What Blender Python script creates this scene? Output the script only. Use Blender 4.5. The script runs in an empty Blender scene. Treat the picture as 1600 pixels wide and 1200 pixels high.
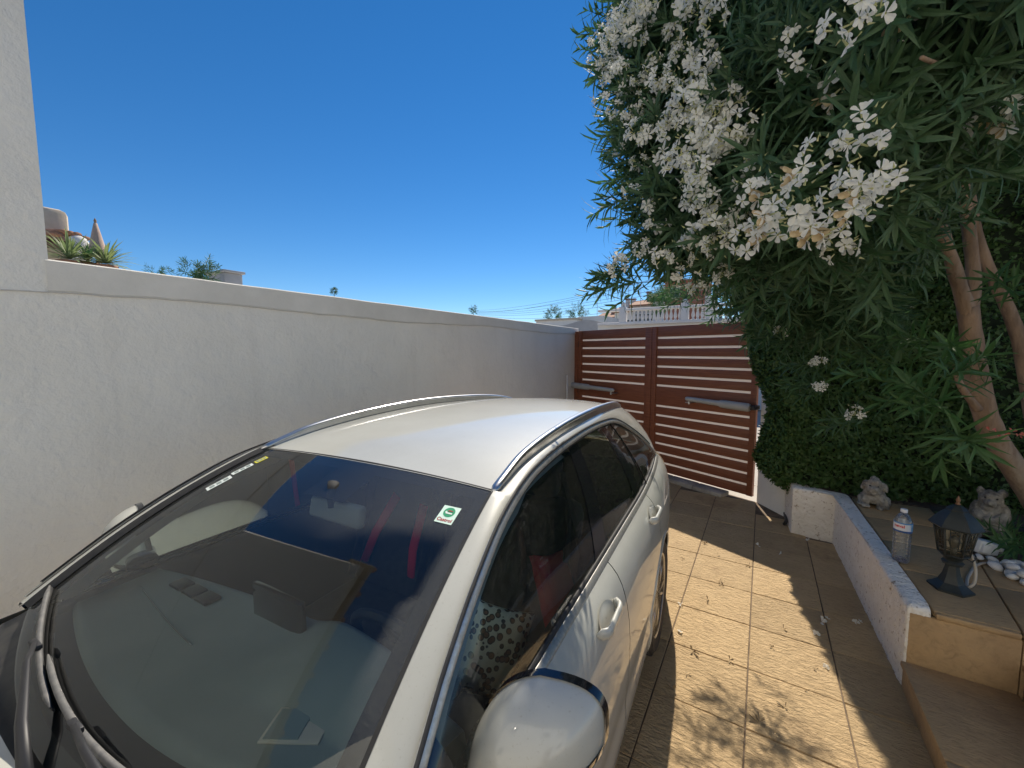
import bpy, bmesh, math, random
import numpy as np
from mathutils import Vector, Matrix, noise

# ------------------------------------------------------------------ scene, camera, light
scene = bpy.context.scene
COL = scene.collection
random.seed(7)
rng = np.random.default_rng(7)

YAW, PITCH, ROLL = math.radians(31.7665), math.radians(4.7267), math.radians(-0.1514)
FPX, CAM_H = 632.48, 1.794
cam_pos = Vector((0, 0, CAM_H))
cF = Vector((-math.sin(YAW) * math.cos(PITCH), math.cos(YAW) * math.cos(PITCH), -math.sin(PITCH)))
_r = Vector((math.cos(YAW), math.sin(YAW), 0)); _u = _r.cross(cF)
cR = _r * math.cos(ROLL) + _u * math.sin(ROLL)
cU = -_r * math.sin(ROLL) + _u * math.cos(ROLL)
cam = bpy.data.cameras.new('camera'); cam_o = bpy.data.objects.new('camera', cam); COL.objects.link(cam_o)
cam.sensor_width = 36; cam.sensor_fit = 'HORIZONTAL'; cam.lens = 36 * FPX / 1600
cam.clip_start = 0.02; cam.clip_end = 3000
cam_o.matrix_world = Matrix(((cR.x, cU.x, -cF.x, 0), (cR.y, cU.y, -cF.y, 0), (cR.z, cU.z, -cF.z, CAM_H), (0, 0, 0, 1)))
scene.camera = cam_o

SUN_AZ, SUN_EL = math.radians(15.0), math.radians(48.8)      # azimuth is measured left of +Y
sun_dir = Vector((-math.sin(SUN_AZ) * math.cos(SUN_EL), math.cos(SUN_AZ) * math.cos(SUN_EL), math.sin(SUN_EL)))
world = bpy.data.worlds.new('World'); scene.world = world; world.use_nodes = True
wn = world.node_tree; wn.nodes.clear()
sky = wn.nodes.new('ShaderNodeTexSky'); sky.sky_type = 'NISHITA'; sky.sun_disc = False
sky.sun_elevation = SUN_EL; sky.sun_rotation = -SUN_AZ
sky.altitude = 1500; sky.air_density = 1.0; sky.dust_density = 0.0; sky.ozone_density = 4.0
bg = wn.nodes.new('ShaderNodeBackground'); bg.inputs['Strength'].default_value = 0.085
wo = wn.nodes.new('ShaderNodeOutputWorld')
hsv = wn.nodes.new('ShaderNodeHueSaturation'); hsv.inputs['Saturation'].default_value = 1.28      # the phone's vivid blue, the same over the whole dome
wn.links.new(sky.outputs[0], hsv.inputs['Color']); wn.links.new(hsv.outputs[0], bg.inputs[0]); wn.links.new(bg.outputs[0], wo.inputs[0])
sl = bpy.data.lights.new('sun', 'SUN'); sl.energy = 4.3; sl.angle = math.radians(0.53); sl.color = (1.0, 0.91, 0.77)
sun = bpy.data.objects.new('sun', sl); COL.objects.link(sun)
sun.rotation_euler = sun_dir.to_track_quat('Z', 'Y').to_euler(); sun.location = sun_dir * 30
vs = scene.view_settings
vs.view_transform = 'Standard'; vs.look = 'None'; vs.gamma = 1.0; vs.use_curve_mapping = False
vs.exposure = 0.55
scene.cycles.max_bounces = 10; scene.cycles.transparent_max_bounces = 24
scene.cycles.diffuse_bounces = 5; scene.cycles.glossy_bounces = 5; scene.cycles.transmission_bounces = 8
scene.cycles.caustics_refractive = False; scene.cycles.caustics_reflective = True
scene.cycles.blur_glossy = 0.256; scene.cycles.sample_clamp_indirect = 10.0
scene.cycles.use_denoising = True

# ------------------------------------------------------------------ helpers
def ray(px, py):
    return cF + cR * ((px - 800) / FPX) + cU * ((600 - py) / FPX)
def atdepth(px, py, d):
    return cam_pos + ray(px, py) * d
def atz(px, py, z):
    r = ray(px, py); return cam_pos + r * ((z - CAM_H) / r.z)
def aty(px, py, y):
    r = ray(px, py); return cam_pos + r * (y / r.y)
def atx(px, py, x):
    r = ray(px, py); return cam_pos + r * (x / r.x)

def link(o, parent=None):
    COL.objects.link(o)
    if parent is not None: o.parent = parent
    return o
def tag(o, label=None, cat=None, group=None, kind=None):
    if label: o['label'] = label
    if cat: o['category'] = cat
    if group: o['group'] = group
    if kind: o['kind'] = kind
    return o
def thing(name, label, cat, loc=(0, 0, 0), rz=0.0, group=None):
    o = bpy.data.objects.new(name, None); o.empty_display_size = 0.1
    o.location = loc; o.rotation_euler = (0, 0, rz)
    link(o); return tag(o, label, cat, group)
def mk(name, me, mat=None, parent=None, smooth=False, loc=None):
    o = bpy.data.objects.new(name, me)
    if mat is not None and not me.materials: me.materials.append(mat)
    if smooth is True: me.shade_smooth()
    elif smooth: 
        me.shade_smooth(); me.set_sharp_from_angle(angle=math.radians(smooth))
    if loc is not None: o.location = loc
    return link(o, parent)
def mesh_from(name, v, f):
    me = bpy.data.meshes.new(name); me.from_pydata([tuple(x) for x in v], [], f); me.update(); return me
def soup(name, V, nq, mat=None, uv=None):
    """quads soup: V (n*4,3) array"""
    me = bpy.data.meshes.new(name)
    n = len(V) // nq
    me.vertices.add(len(V)); me.vertices.foreach_set('co', np.asarray(V, dtype=np.float32).ravel())
    me.loops.add(n * nq); me.loops.foreach_set('vertex_index', np.arange(n * nq, dtype=np.int32))
    me.polygons.add(n); me.polygons.foreach_set('loop_start', np.arange(0, n * nq, nq, dtype=np.int32))
    me.update(calc_edges=True); me.validate()
    return me
def indexed(name, V, Q):
    me = bpy.data.meshes.new(name); V = np.asarray(V, dtype=np.float32); Q = np.asarray(Q, dtype=np.int32)
    k = Q.shape[1]
    me.vertices.add(len(V)); me.vertices.foreach_set('co', V.ravel())
    me.loops.add(Q.size); me.loops.foreach_set('vertex_index', Q.ravel())
    me.polygons.add(len(Q)); me.polygons.foreach_set('loop_start', np.arange(0, Q.size, k, dtype=np.int32))
    me.update(calc_edges=True)
    return me

class MB:
    def __init__(s): s.v = []; s.f = []
    def add(s, v, f):
        b = len(s.v); s.v += [tuple(x) for x in v]; s.f += [tuple(i + b for i in q) for q in f]; return s
    def box(s, c, d, M=None, bev=0.0):
        x, y, z = d[0] / 2, d[1] / 2, d[2] / 2
        if bev <= 0:
            v = [Vector((a * x, b * y, e * z)) for e in (-1, 1) for b in (-1, 1) for a in (-1, 1)]
            f = [(0, 2, 3, 1), (4, 5, 7, 6), (0, 1, 5, 4), (2, 6, 7, 3), (0, 4, 6, 2), (1, 3, 7, 5)]
        else:
            bm = bmesh.new(); bmesh.ops.create_cube(bm, size=1)
            for q in bm.verts: q.co = Vector((q.co.x * d[0], q.co.y * d[1], q.co.z * d[2]))
            bmesh.ops.bevel(bm, geom=bm.edges[:], offset=bev, segments=2, affect='EDGES', profile=0.5)
            bm.verts.index_update(); v = [q.co.copy() for q in bm.verts]; f = [tuple(q.index for q in p.verts) for p in bm.faces]; bm.free()
        c = Vector(c)
        v = [(M @ p if M else p) + c for p in v]
        return s.add(v, f)
    def prism(s, poly, z0, z1):
        n = len(poly)
        v = [(p[0], p[1], z0) for p in poly] + [(p[0], p[1], z1) for p in poly]
        f = [tuple(range(n - 1, -1, -1)), tuple(range(n, 2 * n))] + [(i, (i + 1) % n, n + (i + 1) % n, n + i) for i in range(n)]
        return s.add(v, f)
    def lathe(s, prof, seg=24, c=(0, 0, 0), M=None, a0=0.0):
        v = []; f = []
        for r, z in prof:
            for i in range(seg):
                a = a0 + 2 * math.pi * i / seg; v.append(Vector((r * math.cos(a), r * math.sin(a), z)))
        for k in range(len(prof) - 1):
            for i in range(seg):
                j = (i + 1) % seg; f.append((k * seg + i, k * seg + j, (k + 1) * seg + j, (k + 1) * seg + i))
        if prof[0][0] > 1e-6: f.append(tuple(range(seg - 1, -1, -1)))
        if prof[-1][0] > 1e-6: f.append(tuple((len(prof) - 1) * seg + i for i in range(seg)))
        c = Vector(c); v = [(M @ p if M else p) + c for p in v]
        return s.add(v, f)
    def tube(s, pts, r, seg=8, cap=True, up=None):
        pts = [Vector(p) for p in pts]; n = len(pts)
        rs = r if isinstance(r, list) else [r] * n
        v = []; f = []; side = None
        for i, p in enumerate(pts):
            t = (pts[min(i + 1, n - 1)] - pts[max(i - 1, 0)]); t.normalize()
            if side is None:
                a = Vector(up) if up else (Vector((0, 0, 1)) if abs(t.z) < 0.9 else Vector((1, 0, 0)))
                side = t.cross(a).normalized()
            else:
                side = (side - t * side.dot(t)).normalized()
            b = t.cross(side)
            rr = rs[i]
            ra, rb = (rr if isinstance(rr, (tuple, list)) else (rr, rr))
            for k in range(seg):
                an = 2 * math.pi * k / seg
                v.append(p + side * (ra * math.cos(an)) + b * (rb * math.sin(an)))
        for i in range(n - 1):
            for k in range(seg):
                j = (k + 1) % seg; f.append((i * seg + k, i * seg + j, (i + 1) * seg + j, (i + 1) * seg + k))
        if cap: f += [tuple(range(seg - 1, -1, -1)), tuple((n - 1) * seg + k for k in range(seg))]
        return s.add(v, f)
    def grid(s, P, flip=False):
        """P: list of rows of points"""
        n, m = len(P), len(P[0]); v = [p for r in P for p in r]
        f = []
        for i in range(n - 1):
            for j in range(m - 1):
                q = (i * m + j, i * m + j + 1, (i + 1) * m + j + 1, (i + 1) * m + j)
                f.append(q[::-1] if flip else q)
        return s.add(v, f)
    def me(s, name): return mesh_from(name, s.v, s.f)
    def build(s, name, mat=None, parent=None, smooth=False, loc=None):
        return mk(name, s.me(name), mat, parent, smooth, loc)

def copy_tree(o, parent=None):
    c = o.copy(); COL.objects.link(c); c.parent = parent
    for ch in o.children: copy_tree(ch, c)
    return c
def interp(keys, x):
    """smooth (monotone-ish Catmull-Rom) interpolation of (x, y...) keys"""
    ks = keys
    if x <= ks[0][0]: return np.array(ks[0][1:], float)
    if x >= ks[-1][0]: return np.array(ks[-1][1:], float)
    i = 0
    while ks[i + 1][0] < x: i += 1
    a = np.array(ks[i], float); b = np.array(ks[i + 1], float)
    p = np.array(ks[i - 1], float) if i > 0 else 2 * a - b
    n = np.array(ks[i + 2], float) if i + 2 < len(ks) else 2 * b - a
    t = (x - a[0]) / (b[0] - a[0]); h = b[0] - a[0]
    m0 = (b[1:] - p[1:]) / (b[0] - p[0]) * h; m1 = (n[1:] - a[1:]) / (n[0] - a[0]) * h
    t2, t3 = t * t, t * t * t
    return (2 * t3 - 3 * t2 + 1) * a[1:] + (t3 - 2 * t2 + t) * m0 + (-2 * t3 + 3 * t2) * b[1:] + (t3 - t2) * m1

# ------------------------------------------------------------------ materials
def nt_new(name):
    m = bpy.data.materials.new(name); m.use_nodes = True
    nt = m.node_tree; nt.nodes.clear()
    out = nt.nodes.new('ShaderNodeOutputMaterial')
    return m, nt, out
def N(nt, t, **kw):
    n = nt.nodes.new(t)
    for k, v in kw.items():
        if hasattr(n, k): setattr(n, k, v)
        else: n.inputs[k].default_value = v
    return n
def c4(c): return (c[0], c[1], c[2], 1.0)
def coords(nt, space):
    if space == 'world':
        return nt.nodes.new('ShaderNodeNewGeometry').outputs['Position']
    return nt.nodes.new('ShaderNodeTexCoord').outputs['Object']
def M(name, col, rough=0.6, col2=None, cscale=6.0, cdetail=6.0, clo=0.35, chi=0.65, bump=0.0, bscale=40.0, bdist=0.01,
      metal=0.0, coat=0.0, coat_rough=0.05, space='object', spec=0.5, stretch=None, rand=0.0, stain=None, sscale=1.5, slo=.55, shi=.75,
      bdetail=6.0, transl=0.0, bump2=0.0, b2scale=6.0, b2dist=0.03, rough2=None):
    m, nt, out = nt_new(name)
    b = N(nt, 'ShaderNodeBsdfPrincipled'); L = nt.links.new
    b.inputs['Base Color'].default_value = c4(col); b.inputs['Roughness'].default_value = rough
    b.inputs['Metallic'].default_value = metal; b.inputs['Coat Weight'].default_value = coat
    b.inputs['Coat Roughness'].default_value = coat_rough; b.inputs['Specular IOR Level'].default_value = spec
    co = coords(nt, space)
    if stretch:
        mp = N(nt, 'ShaderNodeMapping'); mp.inputs['Scale'].default_value = stretch; L(co, mp.inputs[0]); co = mp.outputs[0]
    cur = None
    if col2 is not None:
        n = N(nt, 'ShaderNodeTexNoise', Scale=cscale, Detail=cdetail, Roughness=0.6); L(co, n.inputs['Vector'])
        mr = N(nt, 'ShaderNodeMapRange'); mr.inputs[1].default_value = clo; mr.inputs[2].default_value = chi; L(n.outputs[0], mr.inputs[0])
        mx = N(nt, 'ShaderNodeMix', data_type='RGBA'); mx.inputs[6].default_value = c4(col); mx.inputs[7].default_value = c4(col2)
        L(mr.outputs[0], mx.inputs[0]); cur = mx.outputs[2]
        if rough2 is not None:
            mf = N(nt, 'ShaderNodeMix', data_type='FLOAT'); mf.inputs[2].default_value = rough; mf.inputs[3].default_value = rough2
            L(mr.outputs[0], mf.inputs[0]); L(mf.outputs[0], b.inputs['Roughness'])
    if stain is not None:
        n = N(nt, 'ShaderNodeTexNoise', Scale=sscale, Detail=8.0, Roughness=0.65); L(co, n.inputs['Vector'])
        mr = N(nt, 'ShaderNodeMapRange'); mr.inputs[1].default_value = slo; mr.inputs[2].default_value = shi; L(n.outputs[0], mr.inputs[0])
        mx = N(nt, 'ShaderNodeMix', data_type='RGBA'); mx.inputs[6].default_value = c4(col); mx.inputs[7].default_value = c4(stain)
        if cur is not None: L(cur, mx.inputs[6])
        L(mr.outputs[0], mx.inputs[0]); cur = mx.outputs[2]
    if rand > 0:
        oi = N(nt, 'ShaderNodeObjectInfo'); hs = N(nt, 'ShaderNodeHueSaturation')
        mr = N(nt, 'ShaderNodeMapRange'); mr.inputs[3].default_value = 1 - rand; mr.inputs[4].default_value = 1 + rand
        L(oi.outputs['Random'], mr.inputs[0]); L(mr.outputs[0], hs.inputs['Value'])
        if cur is None: hs.inputs['Color'].default_value = c4(col)
        else: L(cur, hs.inputs['Color'])
        cur = hs.outputs[0]
    if cur is not None: L(cur, b.inputs['Base Color'])
    nrm = None
    if bump2 > 0:
        n = N(nt, 'ShaderNodeTexNoise', Scale=b2scale, Detail=4.0, Roughness=0.55); L(co, n.inputs['Vector'])
        bp = N(nt, 'ShaderNodeBump', Strength=bump2, Distance=b2dist); L(n.outputs[0], bp.inputs['Height']); nrm = bp.outputs[0]
    if bump > 0:
        n = N(nt, 'ShaderNodeTexNoise', Scale=bscale, Detail=bdetail, Roughness=0.6); L(co, n.inputs['Vector'])
        bp = N(nt, 'ShaderNodeBump', Strength=bump, Distance=bdist); L(n.outputs[0], bp.inputs['Height'])
        if nrm is not None: L(nrm, bp.inputs['Normal'])
        nrm = bp.outputs[0]
    if nrm is not None: L(nrm, b.inputs['Normal'])
    sh = b.outputs[0]
    if transl > 0:
        t = N(nt, 'ShaderNodeBsdfTranslucent'); t.inputs[0].default_value = c4(col)
        if cur is not None: L(cur, t.inputs[0])
        ms = N(nt, 'ShaderNodeMixShader'); ms.inputs[0].default_value = transl
        L(sh, ms.inputs[1]); L(t.outputs[0], ms.inputs[2]); sh = ms.outputs[0]
    L(sh, out.inputs[0])
    return m
def glass(name, tint, refl=1.0, rough=0.0, dust=0.0, dcol=(0.55, 0.55, 0.5), ior=1.5, dscale=30, dlo=.45, dhi=.8, attr=None):
    """thin pane: tinted transparent + fresnel mirror + dust film"""
    m, nt, out = nt_new(name); L = nt.links.new
    t = N(nt, 'ShaderNodeBsdfTransparent'); t.inputs[0].default_value = c4(tint)
    g = N(nt, 'ShaderNodeBsdfGlossy'); g.inputs['Roughness'].default_value = rough
    fr = N(nt, 'ShaderNodeFresnel', IOR=ior)
    mm = N(nt, 'ShaderNodeMath', operation='MULTIPLY'); mm.inputs[1].default_value = refl; mm.use_clamp = True; L(fr.outputs[0], mm.inputs[0])
    ms = N(nt, 'ShaderNodeMixShader'); L(mm.outputs[0], ms.inputs[0]); L(t.outputs[0], ms.inputs[1]); L(g.outputs[0], ms.inputs[2])
    sh = ms.outputs[0]
    if dust > 0:
        d = N(nt, 'ShaderNodeBsdfDiffuse'); d.inputs[0].default_value = c4(dcol)
        co = coords(nt, 'object')
        n = N(nt, 'ShaderNodeTexNoise', Scale=dscale, Detail=8.0, Roughness=0.7); L(co, n.inputs['Vector'])
        mr = N(nt, 'ShaderNodeMapRange'); mr.inputs[1].default_value = dlo; mr.inputs[2].default_value = dhi
        mr.inputs[3].default_value = dust * 0.25; mr.inputs[4].default_value = dust; L(n.outputs[0], mr.inputs[0]); fac = mr.outputs[0]
        if attr:
            an = N(nt, 'ShaderNodeAttribute', attribute_name=attr); mu = N(nt, 'ShaderNodeMath', operation='MULTIPLY'); L(fac, mu.inputs[0]); L(an.outputs['Fac'], mu.inputs[1]); fac = mu.outputs[0]
        m2 = N(nt, 'ShaderNodeMixShader'); L(fac, m2.inputs[0]); L(sh, m2.inputs[1]); L(d.outputs[0], m2.inputs[2]); sh = m2.outputs[0]
    L(sh, out.inputs[0])
    return m
# ------------------------------------------------------------------ materials of the setting
def tile_mat(name, c1, c2, grout=(0.2, 0.15, 0.1), rand=0.10, stain=(0.20, 0.11, 0.055), slo=.56, shi=.8, bump=0.9):
    m, nt, out = nt_new(name); L = nt.links.new
    b = N(nt, 'ShaderNodeBsdfPrincipled'); b.inputs['Roughness'].default_value = 0.72
    pos = coords(nt, 'world')
    mp = N(nt, 'ShaderNodeMapping'); mp.inputs['Rotation'].default_value = (0, 0, 0.5); mp.inputs['Scale'].default_value = (1, 2.4, 1); L(pos, mp.inputs[0])
    n1 = N(nt, 'ShaderNodeTexNoise', Scale=22.0, Detail=7.0, Roughness=0.62, Distortion=0.9); L(mp.outputs[0], n1.inputs['Vector'])
    n2 = N(nt, 'ShaderNodeTexNoise', Scale=4.0, Detail=6.0, Roughness=0.6); L(pos, n2.inputs['Vector'])
    n3 = N(nt, 'ShaderNodeTexNoise', Scale=1.3, Detail=8.0, Roughness=0.7); L(pos, n3.inputs['Vector'])
    mr = N(nt, 'ShaderNodeMapRange'); mr.inputs[1].default_value = .3; mr.inputs[2].default_value = .7; L(n2.outputs[0], mr.inputs[0])
    mx = N(nt, 'ShaderNodeMix', data_type='RGBA'); mx.inputs[6].default_value = c4(c1); mx.inputs[7].default_value = c4(c2); L(mr.outputs[0], mx.inputs[0])
    ms = N(nt, 'ShaderNodeMapRange'); ms.inputs[1].default_value = slo; ms.inputs[2].default_value = shi; L(n3.outputs[0], ms.inputs[0])
    mx2 = N(nt, 'ShaderNodeMix', data_type='RGBA'); mx2.inputs[7].default_value = c4(stain); L(mx.outputs[2], mx2.inputs[6]); L(ms.outputs[0], mx2.inputs[0])
    # darker colour in the low ripples of the cast surface
    mv = N(nt, 'ShaderNodeMapRange'); mv.inputs[1].default_value = .25; mv.inputs[2].default_value = .5; mv.inputs[3].default_value = .72; mv.inputs[4].default_value = 1.0; L(n1.outputs[0], mv.inputs[0])
    oi = N(nt, 'ShaderNodeObjectInfo'); mo = N(nt, 'ShaderNodeMapRange'); mo.inputs[3].default_value = 1 - rand; mo.inputs[4].default_value = 1 + rand; L(oi.outputs['Random'], mo.inputs[0])
    mm = N(nt, 'ShaderNodeMath', operation='MULTIPLY'); L(mv.outputs[0], mm.inputs[0]); L(mo.outputs[0], mm.inputs[1])
    hs = N(nt, 'ShaderNodeHueSaturation'); L(mx2.outputs[2], hs.inputs['Color']); L(mm.outputs[0], hs.inputs['Value'])
    L(hs.outputs[0], b.inputs['Base Color'])
    bp = N(nt, 'ShaderNodeBump', Strength=bump, Distance=0.034); L(n1.outputs[0], bp.inputs['Height']); L(bp.outputs[0], b.inputs['Normal'])
    L(b.outputs[0], out.inputs[0]); return m

mt_tile = tile_mat('sandstone_tile', (0.57, 0.405, 0.215), (0.475, 0.33, 0.17))
mt_step = tile_mat('step_tile', (0.48, 0.315, 0.155), (0.39, 0.26, 0.13), bump=0.3, slo=.5, shi=.85)
mt_grout = M('grout', (0.20, 0.145, 0.095), 0.9, (0.10, 0.07, 0.045), 9, bump=.5, bscale=60, space='world')
mt_wall = M('white_stucco', (0.83, 0.815, 0.755), 0.85, (0.78, 0.765, 0.705), 2.2, bump=0.6, bscale=34, bdist=0.008, bump2=0.5, b2scale=9.0, b2dist=0.018,
            space='world', stain=(0.66, 0.63, 0.57), sscale=1.1, slo=.60, shi=.95)
def add_streaks(m, col, lo=.56, hi=.80, amt=.28, scale=(7, 7, .45)):
    """faint run-off streaks and hairline cracks in the old paint"""
    nt = m.node_tree; L = nt.links.new; b = next(n for n in nt.nodes if n.type == 'BSDF_PRINCIPLED')
    src = b.inputs['Base Color'].links[0].from_socket
    mp = N(nt, 'ShaderNodeMapping'); mp.inputs['Scale'].default_value = scale; L(coords(nt, 'world'), mp.inputs[0])
    n = N(nt, 'ShaderNodeTexNoise', Scale=1.0, Detail=9.0, Roughness=.62); L(mp.outputs[0], n.inputs['Vector'])
    mr = N(nt, 'ShaderNodeMapRange'); mr.inputs[1].default_value = lo; mr.inputs[2].default_value = hi; mr.inputs[4].default_value = amt; L(n.outputs[0], mr.inputs[0])
    mx = N(nt, 'ShaderNodeMix', data_type='RGBA'); mx.inputs[7].default_value = c4(col); L(src, mx.inputs[6]); L(mr.outputs[0], mx.inputs[0])
    v = N(nt, 'ShaderNodeTexVoronoi', Scale=1.1, feature='DISTANCE_TO_EDGE')
    dn = N(nt, 'ShaderNodeTexNoise', Scale=3.0, Detail=6.0); L(coords(nt, 'world'), dn.inputs['Vector'])
    ma = N(nt, 'ShaderNodeVectorMath', operation='MULTIPLY_ADD'); ma.inputs[1].default_value = (.5, .5, .5); L(dn.outputs['Color'], ma.inputs[0]); L(coords(nt, 'world'), ma.inputs[2]); L(ma.outputs[0], v.inputs['Vector'])
    cr = N(nt, 'ShaderNodeMapRange'); cr.inputs[1].default_value = .0; cr.inputs[2].default_value = .0028; cr.inputs[3].default_value = .10; cr.inputs[4].default_value = 0.0; L(v.outputs['Distance'], cr.inputs[0])
    mx2 = N(nt, 'ShaderNodeMix', data_type='RGBA'); mx2.inputs[7].default_value = (.35, .33, .30, 1); L(mx.outputs[2], mx2.inputs[6]); L(cr.outputs[0], mx2.inputs[0])
    L(mx2.outputs[2], b.inputs['Base Color'])
add_streaks(mt_wall, (.62, .59, .53))
mt_cap = M('coping_plaster', (0.78, 0.76, 0.70), 0.85, (0.70, 0.68, 0.62), 4, bump=0.35, bscale=18, bdist=0.01, space='world', stain=(0.30, 0.27, 0.23), sscale=5, slo=.66, shi=.8)
mt_rough = M('pebbledash', (0.86, 0.82, 0.75), 0.9, (0.80, 0.75, 0.67), 12, bump=.95, bscale=42, bdist=0.014, bdetail=2, bump2=.3, b2scale=16, b2dist=.02, space='world', stain=(0.36, 0.27, 0.18), sscale=34, slo=.575, shi=.68)
mt_ground = M('concrete_ground', (0.46, 0.43, 0.38), 0.9, (0.36, 0.33, 0.29), .6, bump=.3, bscale=20, space='world')
mt_soil = M('soil', (0.05, 0.037, 0.027), 0.95, (0.10, 0.075, 0.05), 14, bump=1.0, bscale=45, bdist=.02, space='world')
mt_kerb = M('kerb_stone', (0.42, 0.39, 0.35), 0.85, (0.26, 0.24, 0.21), 7, bump=.6, bscale=40, space='world')
mt_terra = M('terracotta', (0.42, 0.20, 0.11), 0.85, (0.30, 0.15, 0.09), 7, bump=.4, bscale=25, space='world')
mt_beige = M('beige_render', (0.55, 0.46, 0.35), 0.85, (0.46, 0.38, 0.28), 5, bump=.3, bscale=25, space='world')

def ground_sheet():
    o = MB().grid([[(x, y, -0.05) for y in (-1500, 0, 1500)] for x in (-1500, 0, 1500)], flip=True).build('ground', mt_ground)
    return tag(o, kind='structure')
ground_sheet()

# ------------------------------------------------------------------ driveway: grout bed with single tiles
g0 = Vector((-0.035, 5.514, 0)); gd = Vector((-0.9157, 0.4018, 0)); gn = Vector((0.4018, 0.9157, 0))   # gate line, along it, outward
TP = 0.4235
drive = MB()
drive.prism([(-2.9, -6.0), (3.2, -6.0), (3.2, 2.9), (1.0, 5.05), (0.3, 5.3)] + [tuple((g0 + gd * t - gn * .0)[:2]) for t in (0, 3.1)], -0.045, -0.007)
drive_o = tag(drive.build('driveway', mt_grout), kind='structure')
def tile_mesh(w, d):
    me = MB().box((0, 0, -0.012), (w, d, 0.024), bev=0.0035).me('tile'); me.materials.append(mt_tile); return me
tile_a = tile_mesh(TP - .007, TP - .007)
for i in range(-8, 3):
    for k in range(-5, 17):
        x = (i + .5) * TP; y = 4.641 - (k + .5) * TP
        c = Vector((x, y, 0))
        dist = (c - g0).dot(gn)
        if dist > -0.16 or y < -1.6 or x > 0.75 or x < -2.95: continue
        if y > 4.75 and x > 0.35: continue
        o = bpy.data.objects.new('tile', tile_a); link(o, drive_o)
        o.location = (x, y, random.uniform(-.0015, .0015)); o.rotation_euler = (random.uniform(-.002, .002), random.uniform(-.002, .002), random.uniform(-.003, .003))

# threshold stones under the gate
kerb = thing('gate_threshold', 'low weathered stone kerb along the foot of the brown gate', 'kerb')
t = 0.26
while t < 3.0:
    L_ = random.uniform(.36, .46)
    if t + L_ > 3.02: L_ = 3.02 - t
    c = g0 + gd * (t + L_ / 2) - gn * 0.125
    MB().box((0, 0, 0), (L_ - .008, .19, .07), bev=.012).build('stone', mt_kerb, kerb, 40, loc=(c.x, c.y, 0.012))
    kerb.children[-1].rotation_euler = (0, 0, math.atan2(gd.y, gd.x)); t += L_

# ------------------------------------------------------------------ boundary wall on the left
WX = -2.84
wall = thing('boundary_wall', 'long white stucco boundary wall beside the car', 'wall', (WX, 0.5, 0))
w = MB()
w.box((-.09, 2.42, 1.055), (.18, 4.84, 2.19)); w.build('wall_panel', mt_wall, wall)
w = MB(); w.box((-.098, 5.6, 1.05), (.18, 1.516, 2.18)); w.build('wall_panel', mt_wall, wall)
# coping band with an uneven lower edge, 12 mm proud
def wavy(y): return 0.012 * math.sin(y * 2.1) + 0.016 * noise.noise(Vector((y * 1.3, 3.1, 0))) + .007 * noise.noise(Vector((y * 7, 1.1, 0)))
rows = []
ys = np.linspace(-0.01, 6.36, 130)
for y in ys:
    zb = 2.075 + wavy(y); zt = 2.222 - 0.006 * y + .003 * noise.noise(Vector((y * 3, 0, 5)))
    rows.append([(0.0005, y, zb), (.004, y, zb + .004), (.0045, y, zb + .05), (.004, y, zt - .006), (-.002, y, zt), (-.19, y, zt), (-.2, y, zt - .05), (-.2, y, zb)])
cp = MB(); cp.grid(rows, flip=True); cp.build('coping', mt_cap, wall, 18)
# the thin wire stapled along the coping
MB().tube([(.005, y, 2.070 + wavy(y)) for y in np.linspace(-1.2, 6.3, 110)], .0028, 6).build('wire', M('wire_grey', (.60, .57, .52), .7), wall, True)

# ------------------------------------------------------------------ house: tall end wall on the left and the facade added unseen behind the camera
house = thing('house', 'tall white rendered end wall of the house above the boundary wall', 'house', (WX, 0.5, 0))
h = MB(); h.box((-.10, -1.72, 1.84), (.2, 3.44, 3.68)); h.build('end_wall', mt_wall, house)
MB().box((-.10, -1.70, 3.715), (.32, 3.5, .07), bev=.012).build('wall_cap', mt_beige, house, 40)
nrow = 10
for i in range(nrow):
    y = -3.2 + i * (3.2 / (nrow - 1))
    mm = MB(); mm.tube([(.06, y, 3.755), (-.14, y, 3.81), (-.3, y, 3.86)], .04, 8); mm.build('roof_tile', mt_terra, house, True)
FY = -3.25        # facade, added to bounce sun into the shade; local y of its sunny face
fc = MB(); fc.box((5.2, FY - .1, 3.2), (10.6, .2, 6.4)); fc.build('bounce_facade', mt_wall, house)
MB().box((5.2, FY + .02, 6.43), (10.8, .4, .08), bev=.01).build('eaves', mt_beige, house, 40)
d_ = MB(); d_.box((5.6, FY + .02, 1.25), (1.0, .05, 2.1), bev=.01); dd = d_.build('door', M('door_wood', (.12, .06, .035), .5), house)
MB().box((6.0, FY + .055, 1.25), (.03, .05, .12), bev=.008).build('handle', M('door_steel', (.6, .6, .6), .3, metal=1), dd)
for x, z in ((1.6, 1.9), (1.6, 4.7), (4.6, 4.7), (7.8, 1.9), (7.8, 4.7)):
    wf = MB().box((x, FY + .02, z), (1.1, .05, 1.1), bev=.01).build('window', M('window_frame_white', (.75, .75, .73), .4), house)
    MB().box((x, FY + .05, z), (.95, .02, .95)).build('pane', M('dark_pane', (.02, .025, .03), .05), wf)

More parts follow.
